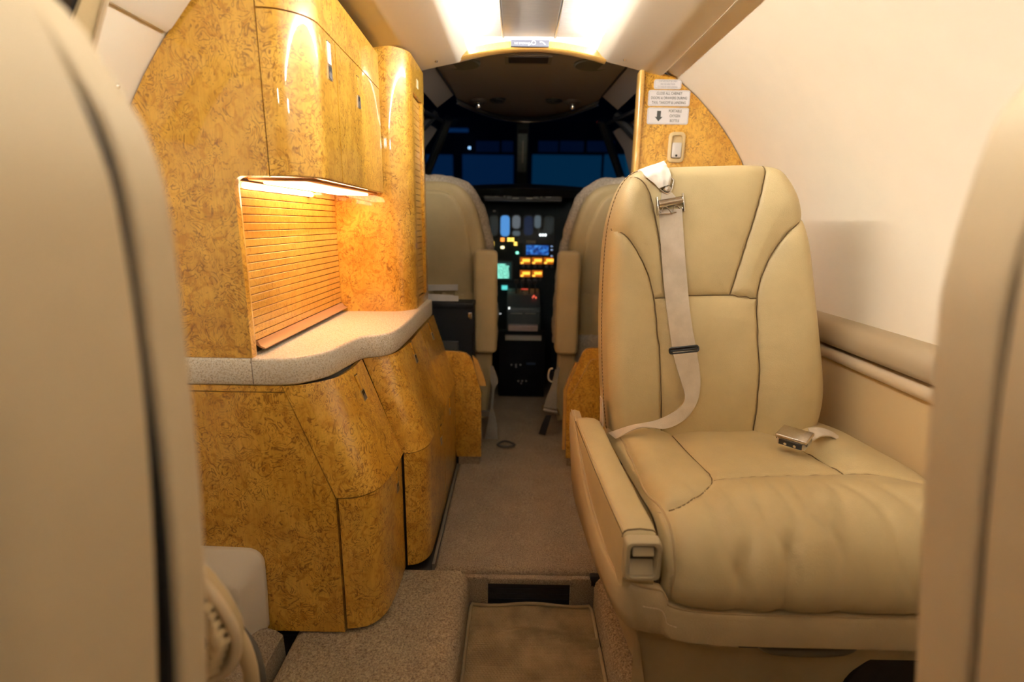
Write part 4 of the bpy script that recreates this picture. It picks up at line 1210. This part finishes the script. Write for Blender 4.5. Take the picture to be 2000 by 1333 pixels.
# gathered pocket on the rear of the left seat
YP = .47
pk = [aY(*p, YP) for p in [(330, 1120), (380, 1128), (410, 1160), (435, 1195), (455, 1235), (458, 1270), (448, 1300), (425, 1320), (390, 1335), (330, 1345)]]
pkp = [(p[0], p[2]) for p in pk]
pocket = obj('map_pocket', pad([tuple(p) for p in resample(smooth_pts(pkp, 6), 60)], lambda a, b, d: (a, YP + d, b), .02, .008), LEATHER_DIM, ls, smooth=60)
obj('piping', tube(smooth_pts([aY(*p, YP - .004) for p in [(385, 1130), (412, 1160), (437, 1195), (457, 1235), (461, 1270), (450, 1302), (425, 1323), (385, 1338)]], 6), .006, 10), LEATHER_SHELL, pocket, smooth=60)
obj('inner_pocket', pad([tuple(p) for p in resample(smooth_pts([(p[0], p[2]) for p in [aY(*q, YP - .02) for q in [(340, 1190), (395, 1195), (412, 1225), (418, 1250), (410, 1275), (395, 1290), (340, 1300)]]], 6), 40)], lambda a, b, d: (a, YP - .020 + d, b), .018, .008), DARKGAP, pocket, smooth=60)
gs = []
for k in range(9):
    f = k / 8
    o_ = aY(*np.array([np.interp(f, [0, .5, 1], [412, 448, 425]), np.interp(f, [0, .5, 1], [1180, 1248, 1312])]), YP - .006)
    i_ = aY(*np.array([np.interp(f, [0, .5, 1], [398, 418, 398]), np.interp(f, [0, .5, 1], [1200, 1250, 1290])]), YP - .022)
    gs.append(tube([o_, (o_ + i_) / 2 + np.array([0, -.010, 0]), i_], [.004, .007, .004], 8))
obj('gathered_edge', combine(*gs), LEATHER_DIM, pocket, smooth=60)
obj('lower_roll', tube(smooth_pts([aY(*p, .56) for p in [(452, 1225), (474, 1262), (488, 1305), (494, 1360)]], 5), .010, 10), LEATHER_DIM, ls, smooth=60)
obj('rubber_edge', tube(smooth_pts([aY(*p, .60) for p in [(464, 1222), (490, 1258), (507, 1300), (516, 1360)]], 5), .006, 8), plain('brown_rubber', (.09, .075, .055), .7), ls, smooth=60)

# ================================================================== COCKPIT
# closing shell
ck = thing('wall_front', 'dark cockpit side walls around the windshield', 'wall', (.03, 2.5, 0), kind='structure')
for s in (-1, 1):
    secs = []
    for y, w in ((1.74, .80), (2.3, .74), (2.9, .60), (3.3, .50)):
        secs.append([(CX + s * w * f, y, z) for f, z in ((.93, -.1), (1, .4), (1, .75), (.97, .95))])
    solid(obj('side_wall', grid(secs), CK_DARK, ck), .02, (s, 0, 0))
    # window sill and posts of the side window
    secs = [[(CX + s * w, y, 1.30), (CX + s * (w + .06), y, 1.22), (CX + s * (w + .10), y, 1.10)] for y, w in ((1.74, .52), (2.2, .48), (2.6, .42))]
    solid(obj('upper_wall', grid(secs), CK_PANEL, ck), .012, (s, 0, 1))
    obj('window_post', tube([(CX + s * .72, 2.12, .93), (CX + s * .40, 2.40, 1.335)], .022, 8), BLACK, ck)
    obj('window_post', tube([(CX + s * .60, 2.95, .98), (CX + s * .36, 2.56, 1.345)], .022, 8), BLACK, ck)
    obj('grab_rail', tube([(CX + s * .42, 1.755, 1.318), (CX + s * .43, 2.10, 1.300), (CX + s * .385, 2.52, 1.325)], .009, 8), BLACK, ck)
obj('bulkhead_closure', combine(box(CX - .8, -.31, 1.72, 1.74, .45, 1.5), box(.384, CX + .8, 1.72, 1.74, 0, 1.5), box(CX - .8, -.20, 1.72, 1.74, 0, .46), box(-.32, .39, 1.722, 1.74, 1.405, 1.5)), CK_DARK, ck)

# headliner
hl = thing('cockpit_headliner', 'dim brown overhead panel above the pilot seats', 'panel', (.03, 2.2, 1.35))
def hzc(x, y): return 1.381 - .16 * (x - .035) ** 2 - .012 * (y - 1.74)
secs = []
for i in range(20):
    f = i / 19
    row = []
    for j in range(25):
        u = j / 24 * 2 - 1
        xw = .31 - .02 * f
        x_ = .035 + u * xw
        yend = 2.66 - .42 * abs(u) ** 2.2
        y_ = 1.735 + (yend - 1.735) * f
        row.append((x_, y_, hzc(x_, y_)))
    secs.append(row)
solid(obj('liner', grid(secs), CK_HEAD, hl, smooth=60), .02, (0, 0, 1))
lip = [np.array(secs[-1][j]) + np.array([0, .004, -.006]) for j in range(25)]
obj('front_band', grid([[np.array(p) + np.array([0, -.03, -.001]) for p in lip], [np.array(p) + np.array([0, .015, -.008]) for p in lip], [np.array(p) + np.array([0, .03, .02]) for p in lip]]), plain('headliner_band', (.07, .07, .07), .5), hl, smooth=60)
obj('bright_edge', tube([p + np.array([0, .012, -.010]) for p in lip], .004, 8), SATIN, hl, smooth=60)
for s in (-1, 1):
    sd_ = [[(.035 + s * (.315 - .02 * f), 1.74 + .44 * f, hzc(.35, 1.8) - .004), (.035 + s * (.40 - .03 * f), 1.74 + .50 * f, 1.335 - .01 * f)] for f in np.linspace(0, 1, 6)]
    obj('side_flap', grid(sd_), CK_PANEL, hl, smooth=60)
    obj('joint', tube([(p[0][0] - s * .003, p[0][1], p[0][2] + .002) for p in sd_], .003, 6), BLACK, hl)
    px = aZ(895, 128, 1.372) if s < 0 else aZ(1163, 132, 1.372)
    cxs = px[0] - .012 * s
    sp_ = obj('speaker', lathe([(.062, .004), (.062, -.002), (.057, -.005), (.052, -.003), (.001, -.003)], (cxs, 1.812, hzc(cxs, 1.812) + .001), (1, 0, 0), (0, 1, 0), (0, 0, 1), 32), plain('speaker_cloth', (.10, .095, .07), .9, bump=.6, bscale=900), hl, smooth=40)
    for xo, m in ((.118 * 1.68, CHROME), (.118, BLACK)):
        xx = .028 + s * xo
        zc = hzc(xx, 2.30)
        ey = obj('eyeball_light' if m is CHROME else 'air_nozzle', lathe([(.036, .002), (.034, -.006), (.026, -.010), (.020, -.008), (.018, -.012), (.001, -.014)], (xx, 2.30, zc), (1, 0, 0), (0, 1, 0), (0, 0, 1), 24), plain('nozzle_brown', (.09, .07, .055), .4) if m is CHROME else BLACK, hl, smooth=40)
        if m is CHROME:
            obj('bright_knob', lathe([(.010, 0), (.011, -.012), (.008, -.020), (.001, -.021)], (xx, 2.30, zc - .012), (1, 0, 0), (0, 1, 0), (0, 0, 1), 16), CHROME, ey, smooth=40)
vx0, vx1 = aZ(993, 115, 1.378)[0], aZ(1071, 115, 1.378)[0]
fr = obj('vent_frame', combine(box(vx0 - .012, vx1 + .012, 1.742, 1.752, 1.3785, 1.381), box(vx0 - .012, vx1 + .012, 1.815, 1.827, 1.3765, 1.380), box(vx0 - .012, vx0, 1.75, 1.82, 1.3775, 1.380), box(vx1, vx1 + .012, 1.75, 1.82, 1.3775, 1.380)), plain('vent_frame_brown', (.15, .12, .09), .6), hl)
obj('dark_opening', box(vx0, vx1, 1.752, 1.815, 1.3765, 1.379), DARKGAP, fr)

# windshield with centre post, holder on the post, outside hangar
ws = thing('window_2', 'dark two-pane windshield with a thick centre post', 'window', (.02, 2.85, 1.05), kind='structure')
GL = NT('tinted_windshield'); GL.setb(Roughness=.02)
_t = GL.n('ShaderNodeBsdfTransparent'); _t.inputs[0].default_value = (.72, .82, .92, 1)
_g = GL.n('ShaderNodeBsdfGlossy'); _g.inputs['Roughness'].default_value = .03; _g.inputs[0].default_value = (1, 1, 1, 1)
_m = GL.n('ShaderNodeMixShader'); _m.inputs[0].default_value = .04
GL.l(_t.outputs[0], _m.inputs[1]); GL.l(_g.outputs[0], _m.inputs[2]); GL.l(_m.outputs[0], GL.t.nodes['Material Output'].inputs[0]); GL = GL.m
for s in (-1, 1):
    x0, x1 = .022 + s * .03, .022 + s * .60
    obj('pane', ribbon([(x0, 2.70, 1.36), (x0, 3.06, 1.06)], [(x1 * .75, 2.52, 1.34), (x1, 2.92, .99)], .008, (0, -1, .8)), GL, ws)
obj('centre_post', prism([(-.010, -.0), (.054, 0), (.050, .03), (-.006, .03)], lambda a, b, d: (a, 2.68 + d * .36 + b, 1.372 - d * .32 + b * .5), 0, 1), plain('post_green_black', (.03, .035, .035), .5), ws, bevel=.004)
zq = lambda f: (2.68 + f * .36, 1.372 - f * .32)
ho = obj('checklist_holder', obox((.021, 2.70 + .14, 1.228), (1, 0, 0), (0, -.74, .67), (0, -.67, -.74), .024, .125, .006), plain('holder_grey_green', (.17, .20, .18), .5, noise=.2, nscale=60), ws, bevel=.003)
obj('holder_bar', obox((.024, 2.825, 1.232), (1, 0, 0), (0, -.74, .67), (0, -.67, -.74), .004, .07, .002), plain('holder_bar', (.40, .36, .30), .4), ho)
obj('holder_clip', obox((.021, 2.745, 1.325), (1, 0, 0), (0, -.74, .67), (0, -.67, -.74), .022, .012, .010), BLACK, ho)

hw = thing('hangar_wall', 'dim blue hangar door wall seen through the windshield', 'building', (0, 9, -2))
DOORB = glow('dusk_door_panel', (.003, .075, .165), .20, (.01, .03, .06))
DOORD = glow('dusk_door_panel_dim', (.004, .045, .14), .20, (.01, .03, .06))
HANG = plain('hangar_steel', (.010, .016, .035), .7)
obj('backing', box(-4, 4, 9.1, 9.2, -2, 6), HANG, hw)
for i, (a, b, m) in enumerate(((832, 884, DOORD), (903, 1002, DOORD), (1040, 1172, DOORB), (1182, 1262, DOORB))):
    p0, p1 = aY(a, 302, 9.0), aY(b, 370, 9.0)
    obj('door_panel', box(p0[0], p1[0], 9.0, 9.08, .3, p0[2]), m, hw)
UPW = glow('dusk_upper_window', (.003, .016, .06), .15, (.01, .02, .04))
for a, b in ((930, 975), (980, 1002), (1052, 1090), (1095, 1140), (1148, 1200)):
    p0, p1 = aY(a, 275, 9.0), aY(b, 296, 9.0)
    obj('upper_pane', box(p0[0], p1[0], 9.02, 9.08, p1[2], p0[2]), UPW, hw)
p0, p1 = aY(872, 250, 9.0), aY(914, 257, 9.0)
obj('strip_window', box(p0[0], p1[0], 9.02, 9.08, p1[2], p0[2]), glow('dusk_strip', (.006, .05, .16), .25), hw)
p0 = aY(917, 289, 8.9)
obj('lamp_dot', lathe([(.02, 0), (.018, .01), (.001, .015)], p0, (1, 0, 0), (0, 0, 1), (0, -1, 0), 14), glow('far_lamp', (.5, .75, 1), 1.6), hw)

# instrument panel -------------------------------------------------
IY = 2.90
ip = thing('instrument_panel', 'dark cockpit instrument panel with gauges and glowing displays', 'instrument panel', (.03, 2.92, .4))
obj('board', box(-.55, .62, IY, IY + .05, .006, 1.02), INSTR, ip)
gs_ = []
for x_ in np.linspace(-.62, .68, 25):
    k = (x_ - .03) / .62
    gs_.append([(x_, 2.74 + .04 * k * k, 1.000 - .01 * k * k), (x_, 2.70 + .05 * k * k, 1.040 - .03 * k * k), (x_, 2.74 + .04 * k * k, 1.066 - .05 * k * k), (x_, 3.08, 1.075 - .08 * k * k)])
solid(obj('glareshield', grid(gs_), BLACK, ip, smooth=60), .01, (0, 0, -1))
def ipx(x0, y0, x1, y1, d=.0):
    a, b = aY(x0, y0, IY - d), aY(x1, y1, IY - d); return a[0], b[0], b[2], a[2]
def iplate(name, px, mat, d=.004, parent=ip, r=.0):
    x0, x1, z0, z1 = ipx(*px)
    if r: return obj(name, prism(rrect(x0, x1, z0, z1, min(r, (x1 - x0) / 2 - .0005, (z1 - z0) / 2 - .0005), 6), XZ, IY - d, IY), mat, parent)
    return obj(name, box(x0, x1, IY - d, IY, z0, z1), mat, parent)
def dial(px, mat, d=.006, r=.02):
    bz_ = iplate('gauge', (px[0] - 2, px[1] - 2, px[2] + 2, px[3] + 2), plain('gauge_rim', (.05, .06, .06), .5), d, ip, r)
    x0, x1, z0, z1 = ipx(*px)
    obj('face', prism(rrect(x0, x1, z0, z1, min(r, (x1 - x0) / 2 - .0005, (z1 - z0) / 2 - .0005), 6), XZ, IY - d - .002, IY - d), mat, bz_)
    return bz_
G_BLUE = glow('gauge_blue', (.10, .36, .85), .45); G_GREY = glow('gauge_grey', (.22, .26, .30), .26); G_DARK = glow('gauge_dark', (.012, .02, .022), .35); G_NAVY = glow('gauge_navy', (.004, .016, .05), .4); G_PALE = glow('gauge_pale', (.16, .22, .26), .25)
dial((958, 422, 971, 460), G_DARK); dial((978, 421, 995, 462), G_BLUE); dial((1001, 421, 1016, 447), G_GREY); dial((1001, 451, 1016, 461), G_PALE)
dial((1024, 422, 1040, 460), G_NAVY); dial((1044, 421, 1056, 446), G_PALE); dial((1064, 424, 1080, 458), G_DARK)
WHT = glow('white_led', (.9, 1, 1), 1.6); AMB = glow('amber_led', (1.0, .62, .10), 1.6); AMR = glow('red_amber_led', (1.0, .30, .05), 1.5); CRM = glow('cream_led', (1.0, .85, .45), 1.4); GRN = glow('green_led', (.25, .9, .62), 1.2)
for k in range(3): iplate('indicator_lamp', (1053.5 + k * 5, 457, 1057 + k * 5, 461.5), WHT, .008, ip, .005)
for px, m in (((978, 465, 985, 472), AMR), ((991, 465, 997, 472), AMB), ((998, 465, 1004, 472), AMB), ((959, 473, 965, 479), AMB), ((1004, 473, 1010, 479), AMB)):
    for k in range(2):
        iplate('indicator_lamp', (px[0], px[1] + k * 4, px[2], px[1] + k * 4 + 2.6), m, .008)
iplate('indicator_lamp', (978, 481, 985, 486), CRM, .008, ip, .006)
iplate('indicator_lamp', (1007.5, 491.5, 1013, 496.5), GRN, .008, ip, .006)
iplate('name_plate', (1028, 470, 1046, 476), plain('plate_tan', (.40, .34, .25), .6), .004)
# blue map screen
def screen_mat():
    t_ = NT('blue_map_screen'); p_ = t_.pos(); f_ = t_.noise(p_, 45, 3, .6)
    c_ = t_.ramp(f_, [(.36, (.002, .012, .10)), (.50, (.01, .08, .42)), (.62, (.05, .30, .85)), (.75, (.4, .7, 1.0))])
    t_.l(c_, t_.b.inputs['Emission Color']); t_.b.inputs['Emission Strength'].default_value = .5
    t_.b.inputs['Base Color'].default_value = (.01, .01, .02, 1); return t_.m
fr_ = iplate('map_display', (1022, 476, 1082, 501), BLACK, .010)
x0, x1, z0, z1 = ipx(1028, 479, 1071, 498)
obj('screen', box(x0, x1, IY - .0115, IY - .010, z0, z1), screen_mat(), fr_)
for py in (480, 487, 499):
    x0, x1, z0, z1 = ipx(1075.5, py, 1079, py + 2.5); obj('key', box(x0, x1, IY - .0125, IY - .010, z0, z1), glow('key_blue', (.2, .3, .5), .8), fr_)
# amber radio displays, digits as small segments
ORG = glow('amber_display', (1.0, .22, .012), .28, (.1, .03, .0)); DIG = glow('amber_digit', (1.0, .48, .05), 1.4)
for rx0, ry0 in ((1016, 503), (1039, 503), (1062, 503), (1016, 528), (1039, 528)):
    w_ = 20 if rx0 < 1060 else 18
    rd = iplate('radio_display', (rx0 - 1.5, ry0 - 1.5, rx0 + w_ + 1.5, ry0 + 14.5), BLACK, .008)
    x0, x1, z0, z1 = ipx(rx0, ry0, rx0 + w_, ry0 + 13)
    obj('screen', box(x0, x1, IY - .0095, IY - .008, z0, z1), ORG, rd)
    dg = []
    for k in range(4):
        a0 = rx0 + 5 + k * 3.6
        bx0, bx1, bz0, bz1 = ipx(a0, ry0 + 3, a0 + 2.6, ry0 + 8.5); dg.append(box(bx0, bx1, IY - .0105, IY - .0095, bz0, bz1))
    bx0, bx1, bz0, bz1 = ipx(rx0 + 1, ry0 + 9, rx0 + 6, ry0 + 12); dg.append(box(bx0, bx1, IY - .0105, IY - .0095, bz0, bz1))
    obj('digits', combine(*dg), DIG, rd)
    for kx in (6, 16):
        q0 = aY(rx0 + kx, ry0 + 18, IY)
        obj('knob', lathe([(.009, 0), (.008, .014), (.001, .015)], q0, (1, 0, 0), (0, 0, 1), (0, -1, 0), 12), plain('knob_grey', (.09, .09, .09), .4), rd)
# green text screen
crt = iplate('text_display', (956, 508, 1001, 548), plain('crt_bezel', (.05, .06, .06), .5), .012, ip, .01)
x0, x1, z0, z1 = ipx(958, 512, 998, 545)
obj('screen', box(x0, x1, IY - .0135, IY - .012, z0, z1), glow('crt_dark', (.004, .03, .028), .6), crt)
rowsg = []
for k in range(8):
    y0 = 515.5 + k * 3.6
    xa = 960
    xe = 988 if k == 0 else 994
    while xa < xe:
        w_ = random.choice((3, 5, 8, 11)); xb = min(xa + w_, xe)
        bx0, bx1, bz0, bz1 = ipx(xa, y0, xb, y0 + 2.5); rowsg.append(box(bx0, bx1, IY - .0142, IY - .0135, bz0, bz1)); xa = xb + 1.0
obj('text_rows', combine(*rowsg), glow('crt_text', (.30, .95, .72), .8), crt)
iplate('teal_lamp', (980, 558, 991, 566), glow('teal_led', (.12, .75, .70), .6), .008)
# upper autopilot strip
ap_ = iplate('mode_panel', (950, 373, 1092, 396), plain('mode_panel_black', (.015, .016, .017), .5), .16)
for a, b, c_, d_ in ((1001, 386.5, 1013, 388.5), (1028, 387, 1040, 389), (1001, 378.5, 1013, 379.5), (1028, 378.5, 1040, 379.5), (990, 382, 999, 388), (1042, 382, 1051, 388), (984, 382.5, 987, 384.5), (1056, 383, 1058.5, 385.5), (964, 378, 972, 379), (966, 382, 974, 383), (1068, 381, 1078, 382.2), (1066, 385, 1076, 386)):
    A_, B_ = aY(a, b, IY - .162), aY(c_, d_, IY - .162)
    obj('marking', box(A_[0], B_[0], IY - .163, IY - .160, B_[2], A_[2]), plain('marking_grey', (.45, .43, .38), .5) if (d_ - b) < 3 else plain('marking_dim', (.12, .13, .13), .5), ap_)
iplate('placard_strip', (963, 411, 968, 414), plain('strip_grey', (.25, .24, .22), .5))
iplate('sub_panel', (1012, 448, 1082, 476), plain('sub_panel', (.022, .03, .033), .5), .002)
# faint side gauges hidden mostly by the seats
for cx_, cz_ in ((-.25, .80), (.33, .80), (-.38, .72), (.46, .72)):
    obj('gauge', lathe([(.05, 0), (.05, .012), (.045, .014), (.001, .012)], (cx_, IY, cz_), (1, 0, 0), (0, 0, 1), (0, -1, 0), 24), plain('side_gauge', (.03, .035, .04), .4), ip)

# pedestal ----------------------------------------------------------
pd = thing('control_pedestal', 'dark throttle pedestal between the pilot seats', 'pedestal', (.035, 2.6, 0))
PG = plain('pedestal_green_grey', (.035, .048, .05), .5)
obj('column', box(-.045, .125, 2.50, 2.90, 0, .44), PG, pd, bevel=.006)
obj('quadrant', prism([(2.50, .40), (2.52, .455), (2.62, .50), (2.76, .52), (2.90, .50), (2.90, .40)], YZ, -.045, .125), PG, pd, bevel=.004)
for xx in (.0, .035, .070, .100):
    lv = obj('lever', tube([(xx, 2.66, .50), (xx, 2.68, .56)], .004, 8), CK_DARK, pd)
    obj('lever_knob', obox((xx, 2.682, .566), (1, 0, 0), (0, 1, 0), (0, 0, 1), .011, .008, .010), BLACK, lv, bevel=.003)
def at(px0, py0, px1, py1, Y, t_, name, mat, par):
    a, b = aY(px0, py0, Y), aY(px1, py1, Y); return obj(name, box(a[0], b[0], Y - t_, Y, b[2], a[2]), mat, par, bevel=.0006)
at(1018, 564, 1031, 566, 2.60, .004, 'red_line', glow('red_dim', (.6, .05, .03), .7), pd)
for x_, y_, m in ((1041, 577, (.9, .10, .05)), (1045, 580, (.8, .12, .06)), (1039, 579.5, (.5, .08, .05))):
    at(x_, y_, x_ + 3, y_ + 3, 2.60, .006, 'red_lamp', glow('red_dot', m, .9), pd)
for a, b, c_, d_ in ((990, 570.5, 1006, 572), (1015, 570.5, 1033, 572), (997, 612, 1020, 613.2), (1026, 612, 1046, 613.2)):
    at(a, b, c_, d_, 2.49, .004, 'metal_edge', plain('edge_grey', (.30, .30, .28), .4), pd)
at(993, 600, 996, 604, 2.49, .006, 'white_lamp', glow('white_dot', (.8, .85, .8), .9), pd)
at(975, 612, 979, 614, 2.49, .006, 'white_lamp', glow('white_dot2', (.5, .5, .5), .6), pd)
# radio box at the aft end
bx = thing('avionics_box', 'black box with white labels at the aft end of the pedestal', 'box', (.035, 2.46, 0))
obj('case', box(-.080, .150, 2.455, 2.50, .004, .345), plain('case_black', (.005, .005, .006), .7, spec=.15), bx, bevel=.003)
at(987, 654.5, 1057, 665, 2.455, .012, 'white_label', plain('label_grey', (.52, .48, .42), .6), bx)
for px_, py_ in ((999, 713), (1008, 713), (1016.5, 713), (1008, 717), (1012.5, 744.5), (1020, 744.5), (1027.5, 744.5), (1018, 749)):
    c0_ = aY(px_, py_, 2.453)
    obj('screw', lathe([(.004, 0), (.004, .002), (.001, .003)], c0_, (1, 0, 0), (0, 0, 1), (0, -1, 0), 10), plain('screw_bright', (.8, .8, .78), .3, .6), bx)
at(1028, 709, 1046, 713, 2.455, .003, 'blue_label', plain('blue_label', (.03, .06, .12), .5), bx)
bkx = obj('checklist_book', box(*(lambda a, b: (a[0], b[0]))(aY(993, 640, 2.47), aY(1050, 640, 2.47)), 2.459, 2.499, .346, .372), plain('book_pages', (.62, .46, .42), .7, noise=.15, nscale=300))
tag(bkx, 'pinkish booklet lying on the black avionics box', 'book')

# pilot seats --------------------------------------------------------
def pilot_seat(side, cx_, label, papers):
    t = thing('pilot_seat', label, 'seat', (cx_, 2.15, 0), 'pilot seats')
    Y0 = 2.06
    h = .235
    inner = [(.232, .32), (.238, .45), (.232, .62), (.222, .74), (.205, .84), (.178, .93), (.140, .99), (.085, 1.018), (.0, 1.024)]
    P = [(cx_ + x_, z_) for x_, z_ in inner] + [(cx_ - x_, z_) for x_, z_ in inner[-2::-1]]
    P = [tuple(p) for p in resample(smooth_pts(P, 6), 110)]
    lean = lambda a, b, d: (a, Y0 + d - (b - .6) * .10, b)
    br = obj('backrest', pad(P, lambda a, b, d: lean(a, b, d + .02), .11, .03, .0, 6, .03), LEATHER, t, smooth=60)
    inn2 = [(x_ * .74, z_ - .035 if z_ > .9 else z_) for x_, z_ in inner]
    P2 = [(cx_ + x_, z_) for x_, z_ in inn2] + [(cx_ - x_, z_) for x_, z_ in inn2[-2::-1]]
    P2 = [tuple(p) for p in resample(smooth_pts(P2, 6), 90)]
    obj('back_panel', pad(P2, lambda a, b, d: lean(a, b, d + .005), .03, .016, .004, 5), LEATHER, br, smooth=60)
    # sheepskin cover showing round the edge
    rim = [(cx_ + side * -1 * x_ * 1.0, z_) for x_, z_ in inner]
    path_ = resample(smooth_pts(P[4:-4], 1), 90)
    pts = [np.array(lean(a, b, .135)) for a, b in inset_poly(P, -.006)[2:-2]]
    rr = [.024 + random.uniform(-.002, .002) + .002 * math.sin(i * .9) for i in range(len(pts))]
    obj('sheepskin', tube(pts, rr, 12), SHEEP, br, smooth=80)
    top_ = [np.array(lean(cx_ + x_, 1.026 - 2.2 * x_ * x_, .075)) for x_ in np.linspace(-.15, .15, 30)]
    obj('sheepskin_top', tube(top_, [.012 + .012 * math.sin(math.pi * i / 29) + .003 * math.sin(i * 2.1) for i in range(30)], 12), SHEEP, br, smooth=80)
    # gathered pocket
    pz = .585
    sec0, sec1, sec2 = [], [], []
    for i in range(40):
        x_ = cx_ - .20 + .40 * i / 39
        wv = .006 * math.sin(i * 1.35) + .003 * math.sin(i * 2.9)
        up_ = .02 * (abs(x_ - cx_) / .2) ** 4
        sec0.append(lean(x_, pz + up_ + wv, -.012 - abs(wv)))
        sec1.append(lean(x_, pz - .03 + wv * .5, -.022 - wv)); sec2.append(lean(x_, pz - .2, -.014))
    s3 = [lean(p[0], .34, .012) for p in sec0]
    solid(obj('back_pocket', grid([sec0, sec1, sec2, s3]), LEATHER, br, smooth=60), .006, (0, 1, 0))
    # raised armrest on the aisle side
    sx = -side
    xa = cx_ + sx * .225
    obj('armrest', pad([(xa + a, b) for a, b in rrect(-.045, .045, .355, .765, .020, 5)], lambda a, b, d: (a, 1.965 + d, b), .075, .016, .002, 5, .012), LEATHER, t, smooth=60)
    obj('armrest_seam', tube([(xa + a, 1.967 + .012, b) for a, b in rrect(-.0445, .0445, .357, .764, .020, 5)], .0018, 6, True), PIPING, t)
    # seat bucket, cushion side and post
    obj('seat_bucket', pad(rrect(cx_ - .235, cx_ + .235, 2.05, 2.50, .05, 5), lambda a, b, d: (a, b, .43 - d), .14, .04), SHEEP, t, smooth=60)
    obj('bucket_side', pad([(cx_ + sx * .215 + a, b) for a, b in [(-.035, .36), (.035, .36), (.030, .20), (.012, .06), (-.03, .05), (-.04, .2)]], lambda a, b, d: (a, 2.02 + d, b), .06, .010), LEATHER, t, smooth=60)
    obj('seat_base', box(cx_ - .18, cx_ + .18, 2.10, 2.45, .004, .30), CK_DARK, t, bevel=.01)
    if papers:
        tag(obj('folded_papers', combine(obox((cx_ + .035, 2.035, .610), (1, 0, .03), (0, 0, 1), (0, 1, 0), .075, .012, .003)), PAPER), 'folded cream papers tucked into the back pocket of the left pilot seat', 'papers')
    return t
pl_ = pilot_seat(-1, -.345, 'tan leather pilot seat with papers in its back pocket, left of the cockpit aisle', True)
pr_ = pilot_seat(1, .430, 'tan leather co-pilot seat right of the cockpit aisle, partly behind the cream seat', False)
# belts of the pilot seats
def belt(E1, E2, Y, par, mat=WEBGREY, name='belt', n=16):
    return obj(name, ribbon([aY(*p, Y) for p in E1], [aY(*p, Y) for p in E2], .003, (0, -1, 0), n), mat, par, smooth=60)
b1 = belt([(957, 800), (953, 825), (947, 855), (946, 884)], [(964, 800), (970, 825), (972, 855), (974, 884)], 1.93, pl_)
obj('belt_end', tube([aY(946, 884, 1.928), aY(974, 885, 1.928)], .004, 8), WEBGREY, b1)
belt([(958, 715), (957, 740), (961, 760), (958, 800)], [(963, 715), (973, 745), (966, 762), (963, 800)], 1.95, pl_, name='harness_strap')
kb = obj('harness_buckle', tube(smooth_pts([aZ(*p, .012) for p in [(972, 868), (985, 862), (1000, 866), (1005, 870), (990, 873), (975, 871)]], 4, True), .004, 6, True), plain('buckle_dark', (.10, .09, .075), .4, .5), pl_)
obj('loop', obox(aY(947, 808, 1.94), (1, 0, 0), (0, 0, 1), (0, -1, 0), .020, .012, .008), plain('chrome_fitting', (.35, .33, .3), .3, .8), pl_, bevel=.003)
b2 = belt([(1084, 722), (1078, 750), (1068, 775), (1062, 795)], [(1090, 722), (1089, 750), (1088, 775), (1087, 800)], 1.95, pr_)
obj('belt_buckle', tube([aY(1061, 800, 1.945), aY(1088, 806, 1.945)], .007, 10), SATIN, b2)
for p in ((1060, 797), (1090, 805)):
    obj('buckle_end', obox(aY(*p, 1.945), (.25, 0, -.97), (0, 1, 0), (.97, 0, .25), .014, .006, .003), CHROME, b2, bevel=.001)
belt([(1066, 812), (1058, 830), (1052, 848)], [(1077, 812), (1071, 832), (1065, 851)], 1.95, pr_, BLACK, 'belt_tongue')
obj('ring', tube(smooth_pts([aY(*p, 1.96) for p in [(1080, 720), (1074, 722), (1071, 732), (1072, 742), (1078, 746), (1084, 744)]], 4), .004, 8), plain('ring_white', (.72, .70, .66), .35), pr_, smooth=60)
belt([(1088, 715), (1084, 735), (1080, 750)], [(1094, 720), (1090, 738), (1084, 752)], 1.955, pr_, name='harness_strap')
# black flight case with papers, behind the left pilot seat
fc = thing('flight_case', 'black flight case standing behind the left pilot seat', 'case', (-.31, 1.90, .0))
ca, cb_ = aY(838, 588, 1.90), aY(926, 692, 1.90)
obj('case', box(-.50, cb_[0], 1.86, 1.96, .10, ca[2]), plain('case_black_vinyl', (.006, .006, .007), .7, spec=.15), fc, bevel=.008)
obj('case_lid', box(-.50, cb_[0] + .002, 1.858, 1.962, ca[2] - .022, ca[2] - .001), plain('case_lid_black', (.008, .008, .009), .6, spec=.2), fc, bevel=.004)
q_ = aY(918, 617, 1.858)
obj('case_clasp', obox(q_, (1, 0, 0), (0, 0, 1), (0, -1, 0), .007, .012, .003), CHROME, fc, bevel=.001)
obj('case_stand', box(-.48, -.2, 1.87, 1.95, .004, .10), CK_DARK, fc)
q0, q1 = aY(836, 578, 1.88), aY(894, 590, 1.88)
pp = obj('loose_papers', combine(obox(((-.45 + q1[0]) / 2, 1.905, ca[2] + .010), (1, 0, -.02), (0, .35, .94), (0, -.94, .35), (q1[0] + .45) / 2, .012, .0015), obox(((-.45 + q1[0]) / 2 - .01, 1.925, ca[2] + .012), (1, 0, -.04), (0, .45, .89), (0, -.89, .45), (q1[0] + .45) / 2 - .01, .012, .0012)), PAPER)
tag(pp, 'loose white papers lying on top of the black flight case', 'papers')

apply_thickness()
